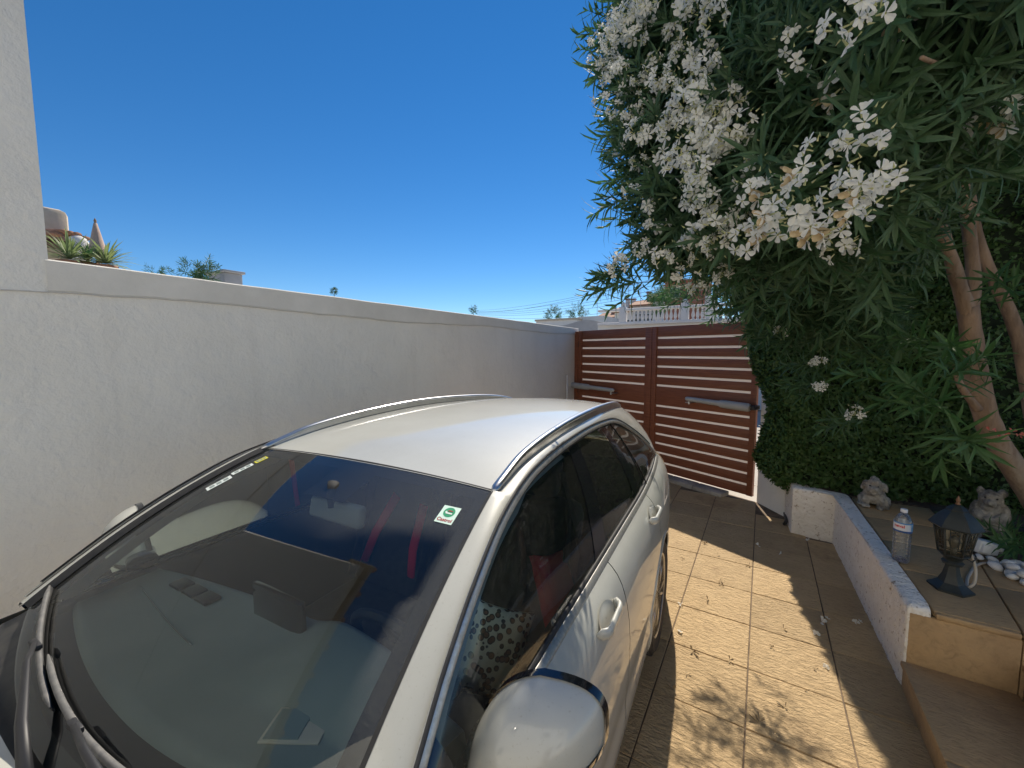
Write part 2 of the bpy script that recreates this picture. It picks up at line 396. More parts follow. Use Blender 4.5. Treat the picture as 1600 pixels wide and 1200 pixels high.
# ------------------------------------------------------------------ gate pier, low wall, planter and steps
pier = thing('gate_pier', 'white rendered pier at the hinge side of the gate beside the hedge', 'pier', (0.1, 5.45, 0))
def loc_prism(o, pts, z0, z1, name, mat, parent, bev=0.0):
    bm = bmesh.new()
    vb = [bm.verts.new((p[0] - o.location.x, p[1] - o.location.y, z0)) for p in pts]; vt = [bm.verts.new((p[0] - o.location.x, p[1] - o.location.y, z1)) for p in pts]
    n = len(pts); bm.faces.new(vb[::-1]); ft = bm.faces.new(vt)
    for i in range(n): bm.faces.new((vb[i], vb[(i + 1) % n], vt[(i + 1) % n], vt[i]))
    if bev > 0:
        ed = [e for e in bm.edges if not all(q.co.z < z0 + 1e-6 for q in e.verts)]
        bmesh.ops.bevel(bm, geom=ed, offset=bev, segments=3, affect='EDGES', profile=.5)
    me = bpy.data.meshes.new(name); bm.to_mesh(me); bm.free()
    return mk(name, me, mat, parent, 40)
loc_prism(pier, [(0.0, 5.50), (0.262, 5.165), (0.60, 5.42), (0.34, 5.76)], -0.03, 2.02, 'pier_body', mt_wall, pier, .012)
loc_prism(pier, [(-0.03, 5.505), (0.265, 5.125), (0.64, 5.42), (0.34, 5.80)], 2.022, 2.08, 'pier_cap', mt_cap, pier, .012)

lw = thing('planter_wall', 'low rough white planter wall along the driveway edge', 'wall', (0.63, 4.67, 0))
loc_prism(lw, [(0.268, 5.155), (0.305, 4.722), (0.628, 4.676), (0.704, 2.822), (0.80, 2.826), (0.735, 4.78), (0.41, 4.83), (0.37, 5.20)], -0.03, 0.452, 'wall_body', mt_rough, lw, .028)

def stucco_skin(pts, parent, mat, zt, inn):
    """rough render thrown on the outer faces and over the top edge"""
    P = []; 
    for a, b in zip(pts[:-1], pts[1:]):
        a, b = Vector((*a, 0)), Vector((*b, 0)); n = max(2, int((b - a).length / .009))
        for k in range(n): P.append((a.lerp(b, k / n), (b - a).normalized()))
    P.append((Vector((*pts[-1], 0)), P[-1][1]))
    sm = []
    for i in range(len(P)):
        d = sum((P[min(max(i + k, 0), len(P) - 1)][1] for k in range(-3, 4)), Vector()).normalized(); sm.append(Vector((d.y, -d.x, 0)))
    prof = [(.004, z) for z in np.linspace(-.02, zt - .02, 50)] + [(.003, zt - .008), (-.004, zt), (-.014, zt + .004)] + [(-q, zt + .005) for q in np.linspace(.025, inn, 8)]
    rows = []
    for (p, d), nv in zip(P, sm):
        row = []
        for off, z in prof:
            q = Vector((p.x, p.y, z)); g = .0045 * abs(noise.noise(q * 62)) + .0030 * noise.noise(q * 130) + .004 * noise.noise(q * 18)
            up = off < -.01
            row.append(Vector((p.x, p.y, z + (g * .6 if up else 0))) - nv * (off * -1 - (0 if up else g)) * 1.0 - parent.location)
        rows.append(row)
    return MB().grid(rows).build('stucco_skin', mat, parent, True)
stucco_skin([(0.268, 5.155), (0.305, 4.722), (0.628, 4.676), (0.704, 2.822), (0.79, 2.826)], lw, mt_rough, .452, .09)

planter = thing('planter', 'raised planter with tan tiled ledge beside the steps', 'planter', (0.75, 2.82, 0))
px0, py0 = 0.75, 2.82
def slab(parent, pts, z1, th, mat, name='ledge_tile', bev=.006):
    return loc_prism(parent, pts, z1 - th, z1, name, mat, parent, bev)
def jl(y): return 1.117 + (y - 2.907) * (0.114 / 0.832)        # the long joint on the ledge
def wl(y): return 0.802 - (y - 2.83) * 0.034                    # inner edge of the low wall
ycut = [2.832, 3.30, 3.76, 4.22, 4.70]
for a, b in zip(ycut[:-1], ycut[1:]):
    slab(planter, [(wl(a) + .003, a + .003), (jl(a) - .003, a + .003), (jl(b) - .003, b - .003), (wl(b) + .003, b - .003)], 0.449, .03, mt_step)
ycut2 = [2.832, 3.32, 3.75]
for a, b in zip(ycut2[:-1], ycut2[1:]):
    slab(planter, [(jl(a) + .004, a + .003), (jl(a) + .42, a + .003), (jl(b) + .42, b - .003), (jl(b) + .004, b - .003)], 0.449, .03, mt_step)
    slab(planter, [(jl(a) + .428, a + .003), (jl(a) + .95, a + .003), (jl(b) + .95, b - .003), (jl(b) + .428, b - .003)], 0.449, .03, mt_step)
# rounded nosing over the riser and the riser tiles below it
for a, b in ((0.806, 1.10), (1.104, 1.5), (1.504, 2.0)):
    nb = MB(); nb.box(((a + b) / 2 - px0, 2.818 - py0, .433), (b - a, .028, .032), bev=.011); nb.build('nosing', mt_step, planter, 40)
for a, b in ((0.712, 1.104), (1.108, 1.50), (1.504, 2.0)):
    nb = MB(); nb.box(((a + b) / 2 - px0, 2.826 - py0, .205), (b - a, .022, .42), bev=.003); nb.build('riser_tile', mt_step, planter, 40)
core = loc_prism(planter, [(0.80, 2.842), (2.0, 2.842), (2.0, 5.3), (0.45, 5.3), (0.42, 4.84), (0.74, 4.79)], -0.03, 0.415, 'core', mt_grout, planter)
soil = loc_prism(planter, [(1.25, 3.76), (4.2, 3.76), (4.2, 7.0), (0.45, 7.0), (0.46, 4.85), (0.76, 4.71), (1.25, 4.705)], 0.40, 0.455, 'soil_bed', mt_soil, planter)

steps = thing('steps', 'tan tiled steps rising at the lower right corner', 'steps', (0.70, 2.81, 0))
def sbox(x0, x1, y0, y1, z0, z1, name, bev=.006):
    b = MB(); b.box(((x0 + x1) / 2 - .70, (y0 + y1) / 2 - 2.81, (z0 + z1) / 2), (x1 - x0, y1 - y0, z1 - z0), bev=bev); return b.build(name, mt_step, steps, 40)
y = 2.812
while y > -1.0:
    yn = y - 0.62
    sbox(0.688, 1.108, yn + .004, y, .118, .146, 'tread'); sbox(0.70, 0.722, yn + .004, y, -.03, .117, 'riser', .003)
    sbox(1.108, 1.52, yn + .004, y, .27, .298, 'tread'); sbox(1.12, 1.142, yn + .004, y, .10, .269, 'riser', .003)
    sbox(1.52, 3.0, yn + .004, y, .42, .448, 'tread'); sbox(1.53, 1.552, yn + .004, y, .25, .419, 'riser', .003)
    y = yn

# ------------------------------------------------------------------ gate
mt_wood = M('brown_woodgrain', (0.26, 0.088, 0.042), 0.5, (0.19, 0.060, 0.028), 5.0, cdetail=8, stretch=(1.0, 1.0, 14.0), bump=.12, bscale=12, bdist=.003)
def strip_mat():
    m, nt, out = nt_new('opal_strip'); L = nt.links.new
    d = N(nt, 'ShaderNodeBsdfPrincipled'); d.inputs['Base Color'].default_value = (.78, .76, .74, 1); d.inputs['Roughness'].default_value = .4
    t = N(nt, 'ShaderNodeBsdfTranslucent'); t.inputs[0].default_value = (.72, .68, .65, 1)
    ms = N(nt, 'ShaderNodeMixShader'); ms.inputs[0].default_value = .62; L(d.outputs[0], ms.inputs[1]); L(t.outputs[0], ms.inputs[2]); L(ms.outputs[0], out.inputs[0]); return m
mt_strip = strip_mat()
mt_arm = M('grey_actuator', (0.42, 0.43, 0.43), 0.45, (0.36, 0.37, 0.37), 6)
mt_black = M('black_plastic', (0.02, 0.02, 0.022), 0.5)
mt_steel = M('zinc_steel', (0.55, 0.55, 0.55), 0.35, metal=1.0)
gang = math.atan2(gd.y, gd.x)
strips = [1.968 - .1355 * k for k in range(6)] + [.995 - .1365 * k for k in range(7)]
def leaf(t0, t1, label, stR, stL):
    root = thing('gate_leaf', label, 'gate', (g0.x, g0.y, 0), gang, 'two leaves of the brown driveway gate')
    # local x runs along the gate towards the wall, local y: + is towards the driveway (gd rotated by 90 degrees)
    def bx(xa, xb, za, zb, ya, yb, name, mat, bev=.003):
        b = MB(); b.box(((xa + xb) / 2, (ya + yb) / 2, (za + zb) / 2), (xb - xa, yb - ya, zb - za), bev=bev); return b.build(name, mat, root, 40)
    bx(t0, t0 + stR, .05, 2.13, -.02, .03, 'stile', mt_wood); bx(t1 - stL, t1, .05, 2.13, -.02, .03, 'stile', mt_wood)
    xa, xb = t0 + stR + .001, t1 - stL - .001
    edges = [2.13] + sum([[s + .016, s - .016] for s in strips], []) + [.05]
    for i in range(0, len(edges), 2):
        za, zb = edges[i + 1], edges[i]
        bx(xa, xb, za, zb, -.016, .016 if zb - za < .2 else .022, 'board', mt_wood)
    for s in strips:
        bx(xa, xb, s - .017, s + .017, -.010, -.003, 'light_strip', mt_strip, 0)
    return root
# stacking order along y: gd rotated +90 is (-.4018,-.9157), pointing to the driveway
leafR = leaf(0.0, 1.448, 'wider brown slatted gate leaf next to the hedge', .066, .072)
leafL = leaf(1.456, 2.966, 'far brown slatted gate leaf next to the white wall', .110, .072)
for sx, ya in ((1.452, -.028),):
    b = MB(); b.box((sx, ya, 1.09), (.07, .012, 2.08), bev=.003); b.build('cover_strip', mt_wood, leafR, 40)
gp = thing('gate_post', 'narrow brown post between the gate and the white wall', 'post', tuple(g0 + gd * 3.02), gang)
MB().box((0, 0, 1.06), (.09, .07, 2.13), bev=.004).build('post', mt_wood, gp, 40)
for z in (.3, 1.1, 1.9):
    MB().lathe([(.012, -.05), (.012, .05)], 10, (-.05, .02, z)).build('hinge', mt_black, gp, True)

def actuator(label, t_hinge, t_end, z0, z1, sgn):
    """ram: thick motor body at the hinge end, slim arm, brackets"""
    root = thing('gate_opener', label, 'gate opener', tuple(g0 + gd * t_hinge), gang, 'electric gate opener arms')
    L_ = t_end - t_hinge; yo = .13
    def P(s, z, y): return Vector((L_ * s, y, z))
    rr = [(.001, .001), (.034, .042), (.040, .050), (.040, .050), (.038, .046), (.028, .034)]
    ss = [-.012, 0.0, .03, .36, .42, .45]
    b = MB(); b.tube([P(s, z0 + (z1 - z0) * s, yo) for s in ss], rr, 14, up=(0, 0, 1)); b.build('motor_body', mt_arm, root, 50)
    b = MB(); b.tube([P(s, z0 + (z1 - z0) * s, yo) for s in (.43, .5, .96, .985, 1.0)], [(.028, .036), (.028, .034), (.026, .030), (.02, .024), (.001, .001)], 12, up=(0, 0, 1)); b.build('arm', mt_arm, root, 50)
    b = MB(); b.box(P(.95, z1 - .05, yo * .55), (.07, yo, .012), bev=.002); b.lathe([(.012, -.035), (.012, .03)], 10, P(.93, z1 - .035, yo)); b.build('bracket', mt_steel, root, 40)
    b = MB(); b.box(P(-.03, z0, yo * .5), (.05, yo * 1.1, .05), bev=.004); b.build('rear_bracket', mt_black, root, 40)
    return root
actuator('grey opener arm bolted to the gate leaf by the hedge', 0.02, 0.84, 1.125, 1.155, 1)
aL = actuator('grey opener arm bolted to the gate leaf by the white wall', 3.02, 2.05, 1.185, 1.165, -1)
# conduit feeding the far opener down the wall
MB().tube([(-2.79, 6.27, 1.38), (-2.79, 6.27, .9), (-2.80, 6.27, .02)], .012, 8).build('conduit', M('conduit_white', (.7, .7, .68), .5), None, True)
tag(bpy.data.objects['conduit'], 'thin white conduit running down the wall corner by the gate', 'conduit')
# cables at the pier
wc = [atdepth(1180, 700, 5.1), atdepth(1171, 725, 5.05), atdepth(1169, 748, 5.02), atdepth(1176, 757, 5.0), atdepth(1186, 759, 4.97), atdepth(1194, 755, 4.95), atdepth(1200, 748, 4.95)]
MB().tube([Vector(interp([(i, *p) for i, p in enumerate(wc)], q)) for q in np.linspace(0, 6, 30)], .0055, 6).build('white_cable', M('cable_white', (.75, .72, .68), .5), None, True)
tag(bpy.data.objects['white_cable'], 'thin white cable looping at the hinge edge of the gate', 'cable')
bc = [atdepth(1192, 742, 4.86), atdepth(1203, 758, 4.84), atdepth(1215, 772, 4.82), atdepth(1222, 787, 4.80), Vector((0.27, 4.90, .06)), Vector((.255, 4.88, .012))]
MB().tube([Vector(interp([(i, *p) for i, p in enumerate(bc)], q)) for q in np.linspace(0, 5, 30)], .016, 8).build('black_hose', mt_black, None, True)
tag(bpy.data.objects['black_hose'], 'thick black hose hanging down over the foot of the white pier', 'hose')
# ------------------------------------------------------------------ car (local x = across, + is the driver side facing the camera; y = rearwards from the front axle; z up)
def paint_mat():
    m, nt, out = nt_new('white_paint'); L = nt.links.new
    b = N(nt, 'ShaderNodeBsdfPrincipled')
    co = coords(nt, 'object')
    n = N(nt, 'ShaderNodeTexNoise', Scale=3.0, Detail=8.0, Roughness=.65); L(co, n.inputs['Vector'])
    n2 = N(nt, 'ShaderNodeTexNoise', Scale=160.0, Detail=3.0, Roughness=.7); L(co, n2.inputs['Vector'])
    mr = N(nt, 'ShaderNodeMapRange'); mr.inputs[1].default_value = .35; mr.inputs[2].default_value = .75; L(n.outputs[0], mr.inputs[0])
    mx = N(nt, 'ShaderNodeMix', data_type='RGBA'); mx.inputs[6].default_value = (.47, .475, .435, 1); mx.inputs[7].default_value = (.42, .42, .375, 1); L(mr.outputs[0], mx.inputs[0])
    ms = N(nt, 'ShaderNodeMapRange'); ms.inputs[1].default_value = .61; ms.inputs[2].default_value = .72; ms.inputs[4].default_value = .6; L(n2.outputs[0], ms.inputs[0])
    mx2 = N(nt, 'ShaderNodeMix', data_type='RGBA'); mx2.inputs[7].default_value = (.34, .32, .27, 1); L(mx.outputs[2], mx2.inputs[6]); L(ms.outputs[0], mx2.inputs[0])
    L(mx2.outputs[2], b.inputs['Base Color'])
    b.inputs['Roughness'].default_value = .42; b.inputs['Coat Weight'].default_value = .9
    mc = N(nt, 'ShaderNodeMapRange'); mc.inputs[1].default_value = .35; mc.inputs[2].default_value = .75; mc.inputs[3].default_value = .03; mc.inputs[4].default_value = .09; L(n.outputs[0], mc.inputs[0])
    L(mc.outputs[0], b.inputs['Coat Roughness'])
    L(b.outputs[0], out.inputs[0]); return m
mt_paint = paint_mat()
mt_chrome = M('chrome_trim', (.62, .61, .58), .36, (.44, .43, .39), 60, metal=.85, rough2=.55)
mt_satin = M('satin_rail', (.60, .61, .62), .28, (.5, .5, .5), 8, metal=1.0)
mt_rubber = M('rubber', (.018, .018, .02), .65, (.035, .034, .032), 30)
mt_gloss = M('gloss_black', (.012, .012, .015), .12, coat=.6)
mt_cowl = M('cowl_black', (.022, .023, .026), .45, (.05, .048, .044), 18)
mt_dash = M('dash_soft', (.20, .24, .23), .8, (.25, .285, .27), 3, bump=.25, bscale=220, bdist=.002)
mt_seat = M('seat_fabric', (.018, .02, .024), .85, (.03, .032, .036), 30, bump=.3, bscale=150, bdist=.002)
mt_seatred = M('red_piping', (.72, .02, .05), .7)
mt_liner = M('headliner', (.30, .30, .29), .9)
mt_inner = M('door_card', (.025, .027, .03), .8)
mt_ws = glass('windscreen_glass', (.86, .94, .90), refl=1.55, dust=.19, dcol=(.5, .5, .46), dscale=260, dlo=.35, dhi=.8, attr='dust')
mt_sg = glass('side_glass', (.86, .95, .90), refl=1.2, dust=.07, dcol=(.42, .42, .38), dscale=60, dlo=.45, dhi=.75)
mt_pg = glass('privacy_glass', (.40, .48, .45), refl=1.3, dust=.09, dcol=(.42, .42, .38), dscale=50, dlo=.45, dhi=.75)
mt_frit = M('frit_black', (.012, .012, .016), .7)
mt_tyre = M('tyre_rubber', (.022, .021, .02), .8, (.05, .045, .04), 20, bump=.4, bscale=80)
mt_alloy = M('alloy_rim', (.50, .50, .51), .3, (.4, .4, .4), 15, metal=1.0)
mt_lens = M('lamp_lens', (.5, .5, .52), .08, coat=1.0)
mt_red = M('tail_lens', (.35, .01, .01), .1, coat=1.0)

car = thing('car', 'dusty white estate car parked beside the white wall', 'car', (-1.155, -0.438, 0), math.radians(3.5))

def Wd(u):   # half width of the body
    return float(interp([(-.80, .50), (-.74, .62), (-.6, .745), (-.35, .83), (0, .868), (.6, .876), (1.4, .878), (2.2, .878), (2.84, .876), (3.3, .85), (3.6, .80), (3.80, .72), (3.88, .62)], u)[0])
def Zb(u):   # beltline height
    return float(interp([(-.80, .62), (-.6, .72), (-.2, .86), (.25, .935), (.60, .972), (1.0, .98), (1.8, .984), (2.6, .99), (3.1, 1.015), (3.45, 1.035), (3.88, .99)], u)[0])
PROF = [(-.12, .165), (-.045, .19), (-.018, .25), (-.008, .34), (-.012, .42), (-.003, .52), (0.0, .60), (.001, .68), (-.004, .755), (-.012, .81), (-.021, .85), (-.034, .89), (-.052, .925), (-.075, .953), (-.100, .975), (-.108, .984)]
def body_pt(u, j):
    off, z = PROF[j]
    zb = Zb(u); k = (zb - .165) / (.984 - .165)
    return Vector((Wd(u) + off, u, .165 + (z - .165) * k))
SEAMS = [0.80, 1.885, 2.70]       # door shut lines
us = sorted(set([round(x, 4) for x in np.arange(-.80, 3.881, .0235)]))
for s_ in SEAMS:
    us = [x for x in us if abs(x - s_) > .012] + [s_ - .003, s_ + .003]
us = sorted(us)
WR, ARCH = .325, .372
def build_side(sgn):
    P = [[body_pt(u, j) for j in range(len(PROF))] for u in us]
    # refine rows so that the arch reads round
    fine = []
    for r in P:
        q = []
        for j in range(len(r) - 1):
            n = 3 if j < 7 else 1
            for k in range(n): q.append(r[j].lerp(r[j + 1], k / n))
        q.append(r[-1]); fine.append(q)
    nj = len(fine[0])
    inside = [[False] * nj for _ in us]
    for ci in (0.0, 2.84):
        for i, u in enumerate(us):
            for j in range(nj):
                p = fine[i][j]; d = math.hypot(p.y - ci, p.z - WR)
                if d < ARCH: inside[i][j] = True
        for i, u in enumerate(us):
            for j in range(nj):
                p = fine[i][j]; d = math.hypot(p.y - ci, p.z - WR)
                if inside[i][j] and abs(p.y - ci) < .5:
                    nb = [(i - 1, j), (i + 1, j), (i, j + 1), (i, j - 1), (i - 1, j + 1), (i + 1, j + 1)]
                    if d > .2 and any(0 <= a < len(us) and 0 <= b < nj and not inside[a][b] for a, b in nb):
                        k = ARCH / d; fine[i][j] = Vector((p.x, ci + (p.y - ci) * k, WR + (p.z - WR) * k))
    groups = {'body': MB(), 'front': MB(), 'rear': MB(), 'seam0': MB(), 'seam1': MB(), 'seam2': MB()}
    for i in range(len(us) - 1):
        um = (us[i] + us[i + 1]) / 2
        sm = [k for k, s_ in enumerate(SEAMS) if abs(um - s_) < .0029]
        if sm: key = 'seam%d' % sm[0]
        elif SEAMS[0] < um < SEAMS[1]: key = 'front'
        elif SEAMS[1] < um < SEAMS[2]: key = 'rear'
        else: key = 'body'
        for j in range(nj - 1):
            ids = [(i, j), (i + 1, j), (i + 1, j + 1), (i, j + 1)]
            ps = [fine[a][b] for a, b in ids]
            c = sum(ps, Vector()) / 4
            kk = key
            if j < 3: kk = 'body'
            if any(math.hypot(c.y - ci, c.z - WR) < ARCH - .003 for ci in (0, 2.84)): continue
            if sum(inside[a][b] for a, b in ids) == 4: continue
            pts = [Vector((p.x * sgn - (.004 * sgn if kk[:4] == 'seam' else 0), p.y, p.z)) for p in ps]
            groups[kk].add(pts, [(0, 1, 2, 3) if sgn > 0 else (3, 2, 1, 0)])
    return groups
def weld(mb, name, mat, parent, smooth=True):
    me = mb.me(name); bm = bmesh.new(); bm.from_mesh(me); bmesh.ops.remove_doubles(bm, verts=bm.verts, dist=.0004); bm.to_mesh(me); bm.free()
    return mk(name, me, mat, parent, smooth)
body = MB(); seam = MB()
doors = {}
for sgn in (1, -1):
    g = build_side(sgn)
    body.add(g['body'].v, g['body'].f)
    for k in range(3): weld(g['seam%d' % k], 'door_seam', mt_rubber, car)
    doors[sgn, 'front'] = weld(g['front'], 'front_door', mt_paint, car); doors[sgn, 'rear'] = weld(g['rear'], 'rear_door', mt_paint, car)
# front and rear ends: bulged caps between the two end sections
def endcap(u, bulge, mat, name, zl=None):
    rows = []
    for j in range(len(PROF)):
        p = body_pt(u, j); row = []
        for a in np.linspace(-1, 1, 25):
            row.append(Vector((p.x * a, u + bulge * (1 - a * a) * (1 - ((j - 7) / 11) ** 2), p.z)))
        rows.append(row)
    body.grid(rows, flip=(bulge > 0))
endcap(us[0], -.10, mt_paint, 'front'); endcap(us[-1], .07, mt_paint, 'rear')
body_o = weld(body, 'body', mt_paint, car, 40)

# windscreen and its corner lines
def ws(a, b):
    base = Vector((.672 * a, .575 + .125 * a * a, .975 + .040 * a * a)); top = Vector((.566 * a, 1.392 - .012 * a * a, 1.386 - .014 * a * a))
    nrm = Vector((0.10 * a, -.42, .90)).normalized()
    return base.lerp(top, b) + nrm * (.034 * 4 * b * (1 - b))
def shift(p, n, d): return p + n * d
wsm = MB(); wsm.grid([[ws(a, b) for a in np.linspace(-1, 1, 41)] for b in np.linspace(0, 1, 25)])
wso = wsm.build('windscreen', mt_ws, car, True)
at_ = wso.data.attributes.new('dust', 'FLOAT', 'POINT')
dv = []
for v_ in wso.data.vertices:
    p = v_.co; ra = math.hypot(p.x - .08, (p.y - .55) * 1.08); rb = math.hypot(p.x - .56, (p.y - .58) * 1.08)
    inn = min(ra - .60, rb - .66 if p.x < .56 else 1.0)
    edge = max(0.0, min(1.0, (inn + .02) / .05))
    dv.append(.07 + .93 * edge * max(.12, min(1, (p.x + .15) / .6)))
at_.data.foreach_set('value', dv)
fr = MB(); dn = Vector((0, .002, -.005))
fr.grid([[ws(a, b) + dn for a in np.linspace(-1, 1, 41)] for b in np.linspace(.945, 1.0, 4)])
fr.grid([[ws(a, b) + dn for a in np.linspace(-1, 1, 41)] for b in np.linspace(0.0, .035, 3)])
for sg in (1, -1):
    fr.grid([[ws(sg * a, b) + dn for a in np.linspace(.925, 1.0, 4)] for b in np.linspace(0.035, .945, 22)], flip=sg < 0)
fr.build('frit_band', mt_frit, wso, True)

# side window line (top edge of the glass), driver side
SW = [(.69, .776, .985), (.84, .741, 1.095), (.943, .716, 1.166), (1.107, .682, 1.256), (1.31, .646, 1.340), (1.58, .614, 1.390), (2.06, .594, 1.412), (2.5, .582, 1.398), (2.86, .575, 1.350), (3.15, .626, 1.235), (3.30, .672, 1.145), (3.41, .712, 1.058)]
def sw(u): v, z = interp(SW, u); return Vector((v, u, z))
def belt(u): p = body_pt(u, len(PROF) - 1); return p
ROOF = [(1.38, .572, 1.372), (1.6, .562, 1.412), (1.96, .552, 1.440), (2.4, .545, 1.446), (2.9, .515, 1.424), (3.3, .475, 1.385), (3.55, .45, 1.345), (3.70, .43, 1.310)]
def redge(u): v, z = interp(ROOF, u); return Vector((v, u, z))
def rcen(u): return float(interp([(1.39, 1.386), (1.6, 1.430), (1.96, 1.460), (2.4, 1.468), (2.9, 1.452), (3.3, 1.418), (3.55, 1.385), (3.70, 1.352)], u)[0])
# roof skin
rf = MB(); rows = []
for u in np.linspace(1.39, 3.70, 48):
    e = redge(max(u, 1.38)); row = []
    for a in np.linspace(-1, 1, 25):
        uu = u - (.010 * a * a if u < 1.5 else 0)
        z = e.z + (rcen(u) - e.z) * (1 - abs(a) ** 2.4)
        row.append(Vector((e.x * a, uu, z)))
    rows.append(row)
rf.grid(rows, flip=False)
roof_o = rf.build('roof', mt_paint, car, True)
hl = MB(); hl.grid([[p + Vector((0, 0, -.035)) for p in r] for r in rows]); hl.build('headliner', mt_liner, car, True)
# cant rail, A-pillar and rear pillar skin
def scr_edge(u):
    lo, hi = 0.0, 1.0
    for _ in range(30):
        m_ = (lo + hi) / 2
        if ws(1, m_).y < u: lo = m_
        else: hi = m_
    return ws(1, (lo + hi) / 2)
def low_edge(u): return sw(u) if u < 3.41 else belt(u)
def up_edge(u): return scr_edge(u) + Vector((.012, -.006, .014)) if u < 1.375 else redge(u)
def skin(sgn):
    mb = MB(); rows = []
    uu = list(np.linspace(.70, 1.37, 26)) + list(np.linspace(1.39, 3.41, 66)) + list(np.linspace(3.425, 3.70, 12))
    for u in uu:
        a, b = low_edge(u), up_edge(u); row = []
        wgt = min(1.0, (b - a).length / .5)
        for k in range(7):
            t = k / 6; p = a.lerp(b, t); out = Vector((.8, 0, .6))
            p = p + out * ((.004 + .036 * wgt) * 4 * t * (1 - t)); row.append(Vector((p.x * sgn, p.y, p.z)))
        rows.append(row)
    mb.grid(rows, flip=(sgn > 0)); return mb
sk = MB()
for sgn in (1, -1):
    q = skin(sgn); sk.add(q.v, q.f)
# tailgate
rows = []
for k in range(11):
    t = k / 10
    p = redge(3.70).lerp(belt(3.70) + Vector((-.005, .0, 0)), t); row = []
    for a in np.linspace(-1, 1, 21): row.append(Vector((p.x * a, 3.70 + (.17 * t + .07) * (1 - abs(a) ** 2.5), p.z)))
    rows.append(row)
sk.grid(rows, flip=True)
pil = weld(sk, 'pillars', mt_paint, car, 50)
rg = MB(); rg.grid([[p * 1.0 + Vector((0, .012, .006)) for p in r[3:18]] for r in rows[1:7]], flip=True); rg.build('rear_window', mt_pg, car, True)
# closing shelf behind the boot line
rows2 = []
for a in np.linspace(-1, 1, 15): rows2.append([Vector(((belt(3.70).x) * a, 3.70 + .2 * (1 - abs(a) ** 2.5), belt(3.70).z - .002)), Vector((belt(3.88).x * a, 3.88 + .05 * (1 - a * a), belt(3.88).z))])
weld(MB().grid(rows2), 'bumper_top', mt_paint, car, True)

# bonnet and cowl
bo = MB(); rows = []
def hoodrear(a): return .548 + .05 * a * a
for t in np.linspace(0, 1, 26):
    row = []
    for a in np.linspace(-1, 1, 31):
        u = -.74 + (hoodrear(a) + .74) * t
        e = belt(min(u, .62)); w_ = e.x
        z = e.z + (.055 * t + .05) * (1 - abs(a) ** 2.2) * min(1, t * 4 + .2) * .75 + .010 * math.exp(-((abs(a) - .55) / .08) ** 2) * t
        if t > .96: z -= .012
        row.append(Vector((w_ * a, u, min(z, .992))))
    rows.append(row)
bo.grid(rows, flip=False); bo.build('bonnet', mt_paint, car, 40)
cw = MB(); rows = []
for t in np.linspace(0, 1, 5):
    row = []
    for a in np.linspace(-1, 1, 31):
        p0 = Vector((.77 * a, hoodrear(a) - .015, .955 + .005 * a * a)); p1 = Vector((.672 * a, .575 + .125 * a * a + .02, .978 + .040 * a * a))
        row.append(p0.lerp(p1, t) + Vector((0, 0, -.012 * math.sin(t * math.pi))))
    rows.append(row)
cw.grid(rows); cw.build('cowl', mt_cowl, car, True)
for sg in (1, -1):   # black strip at the screen's side edges
    MB().grid([[ws(sg, b) + Vector((-.006 * sg, 0, .003)), ws(sg, b) + Vector((.006 * sg, -.004, .012)), ws(sg, b) + Vector((.013 * sg, -.006, .0155))] for b in np.linspace(0, .985, 24)], flip=sg > 0).build('screen_seal', mt_rubber, car, True)
MB().tube([ws(a, 1) + Vector((0, .006, .0)) for a in np.linspace(-1, 1, 30)], .005, 6).build('screen_seal', mt_rubber, car, True)

# side glass with its pillars, chrome frames
def side_glass(sgn, ua, ub, ta, tb, mat, name, off=0.0, lo=0.006, parent=None, n=18):
    """pane between belt u-range (ua, ub) and top u-range (ta, tb)"""
    rows = []
    for s in np.linspace(0, 1, n):
        b = belt(ua + (ub - ua) * s) + Vector((-.006, 0, -.01)); t_ = sw(ta + (tb - ta) * s) + Vector((-.004, 0, -.004)); row = []
        for k in range(9):
            q = k / 8; p = b.lerp(t_, q) + Vector((.022 * 4 * q * (1 - q), 0, .006 * 4 * q * (1 - q))) + Vector((off, 0, off * .5))
            row.append(Vector((p.x * sgn, p.y, p.z)))
        rows.append(row)
    mb = MB(); mb.grid(rows, flip=sgn > 0); return mb.build(name, mat, parent or car, True)
def strip_along(pts, w_, h_, out, name, mat, parent=car):
    """flat moulding swept along pts; w_ in the vertical-ish direction, out = outward normals"""
    mb = MB(); rows = []
    for i, p in enumerate(pts):
        t = (pts[min(i + 1, len(pts) - 1)] - pts[max(i - 1, 0)]).normalized(); o = out[i] if isinstance(out, list) else out
        o = (o - t * o.dot(t)).normalized(); s_ = t.cross(o)
        ring = [(-.5, 0), (-.46, .7), (-.3, 1), (.3, 1), (.46, .7), (.5, 0)]
        rows.append([p + s_ * (w_ * a) + o * (h_ * b) for a, b in ring])
    mb.grid(rows); return mb.build(name, mat, parent, 50)
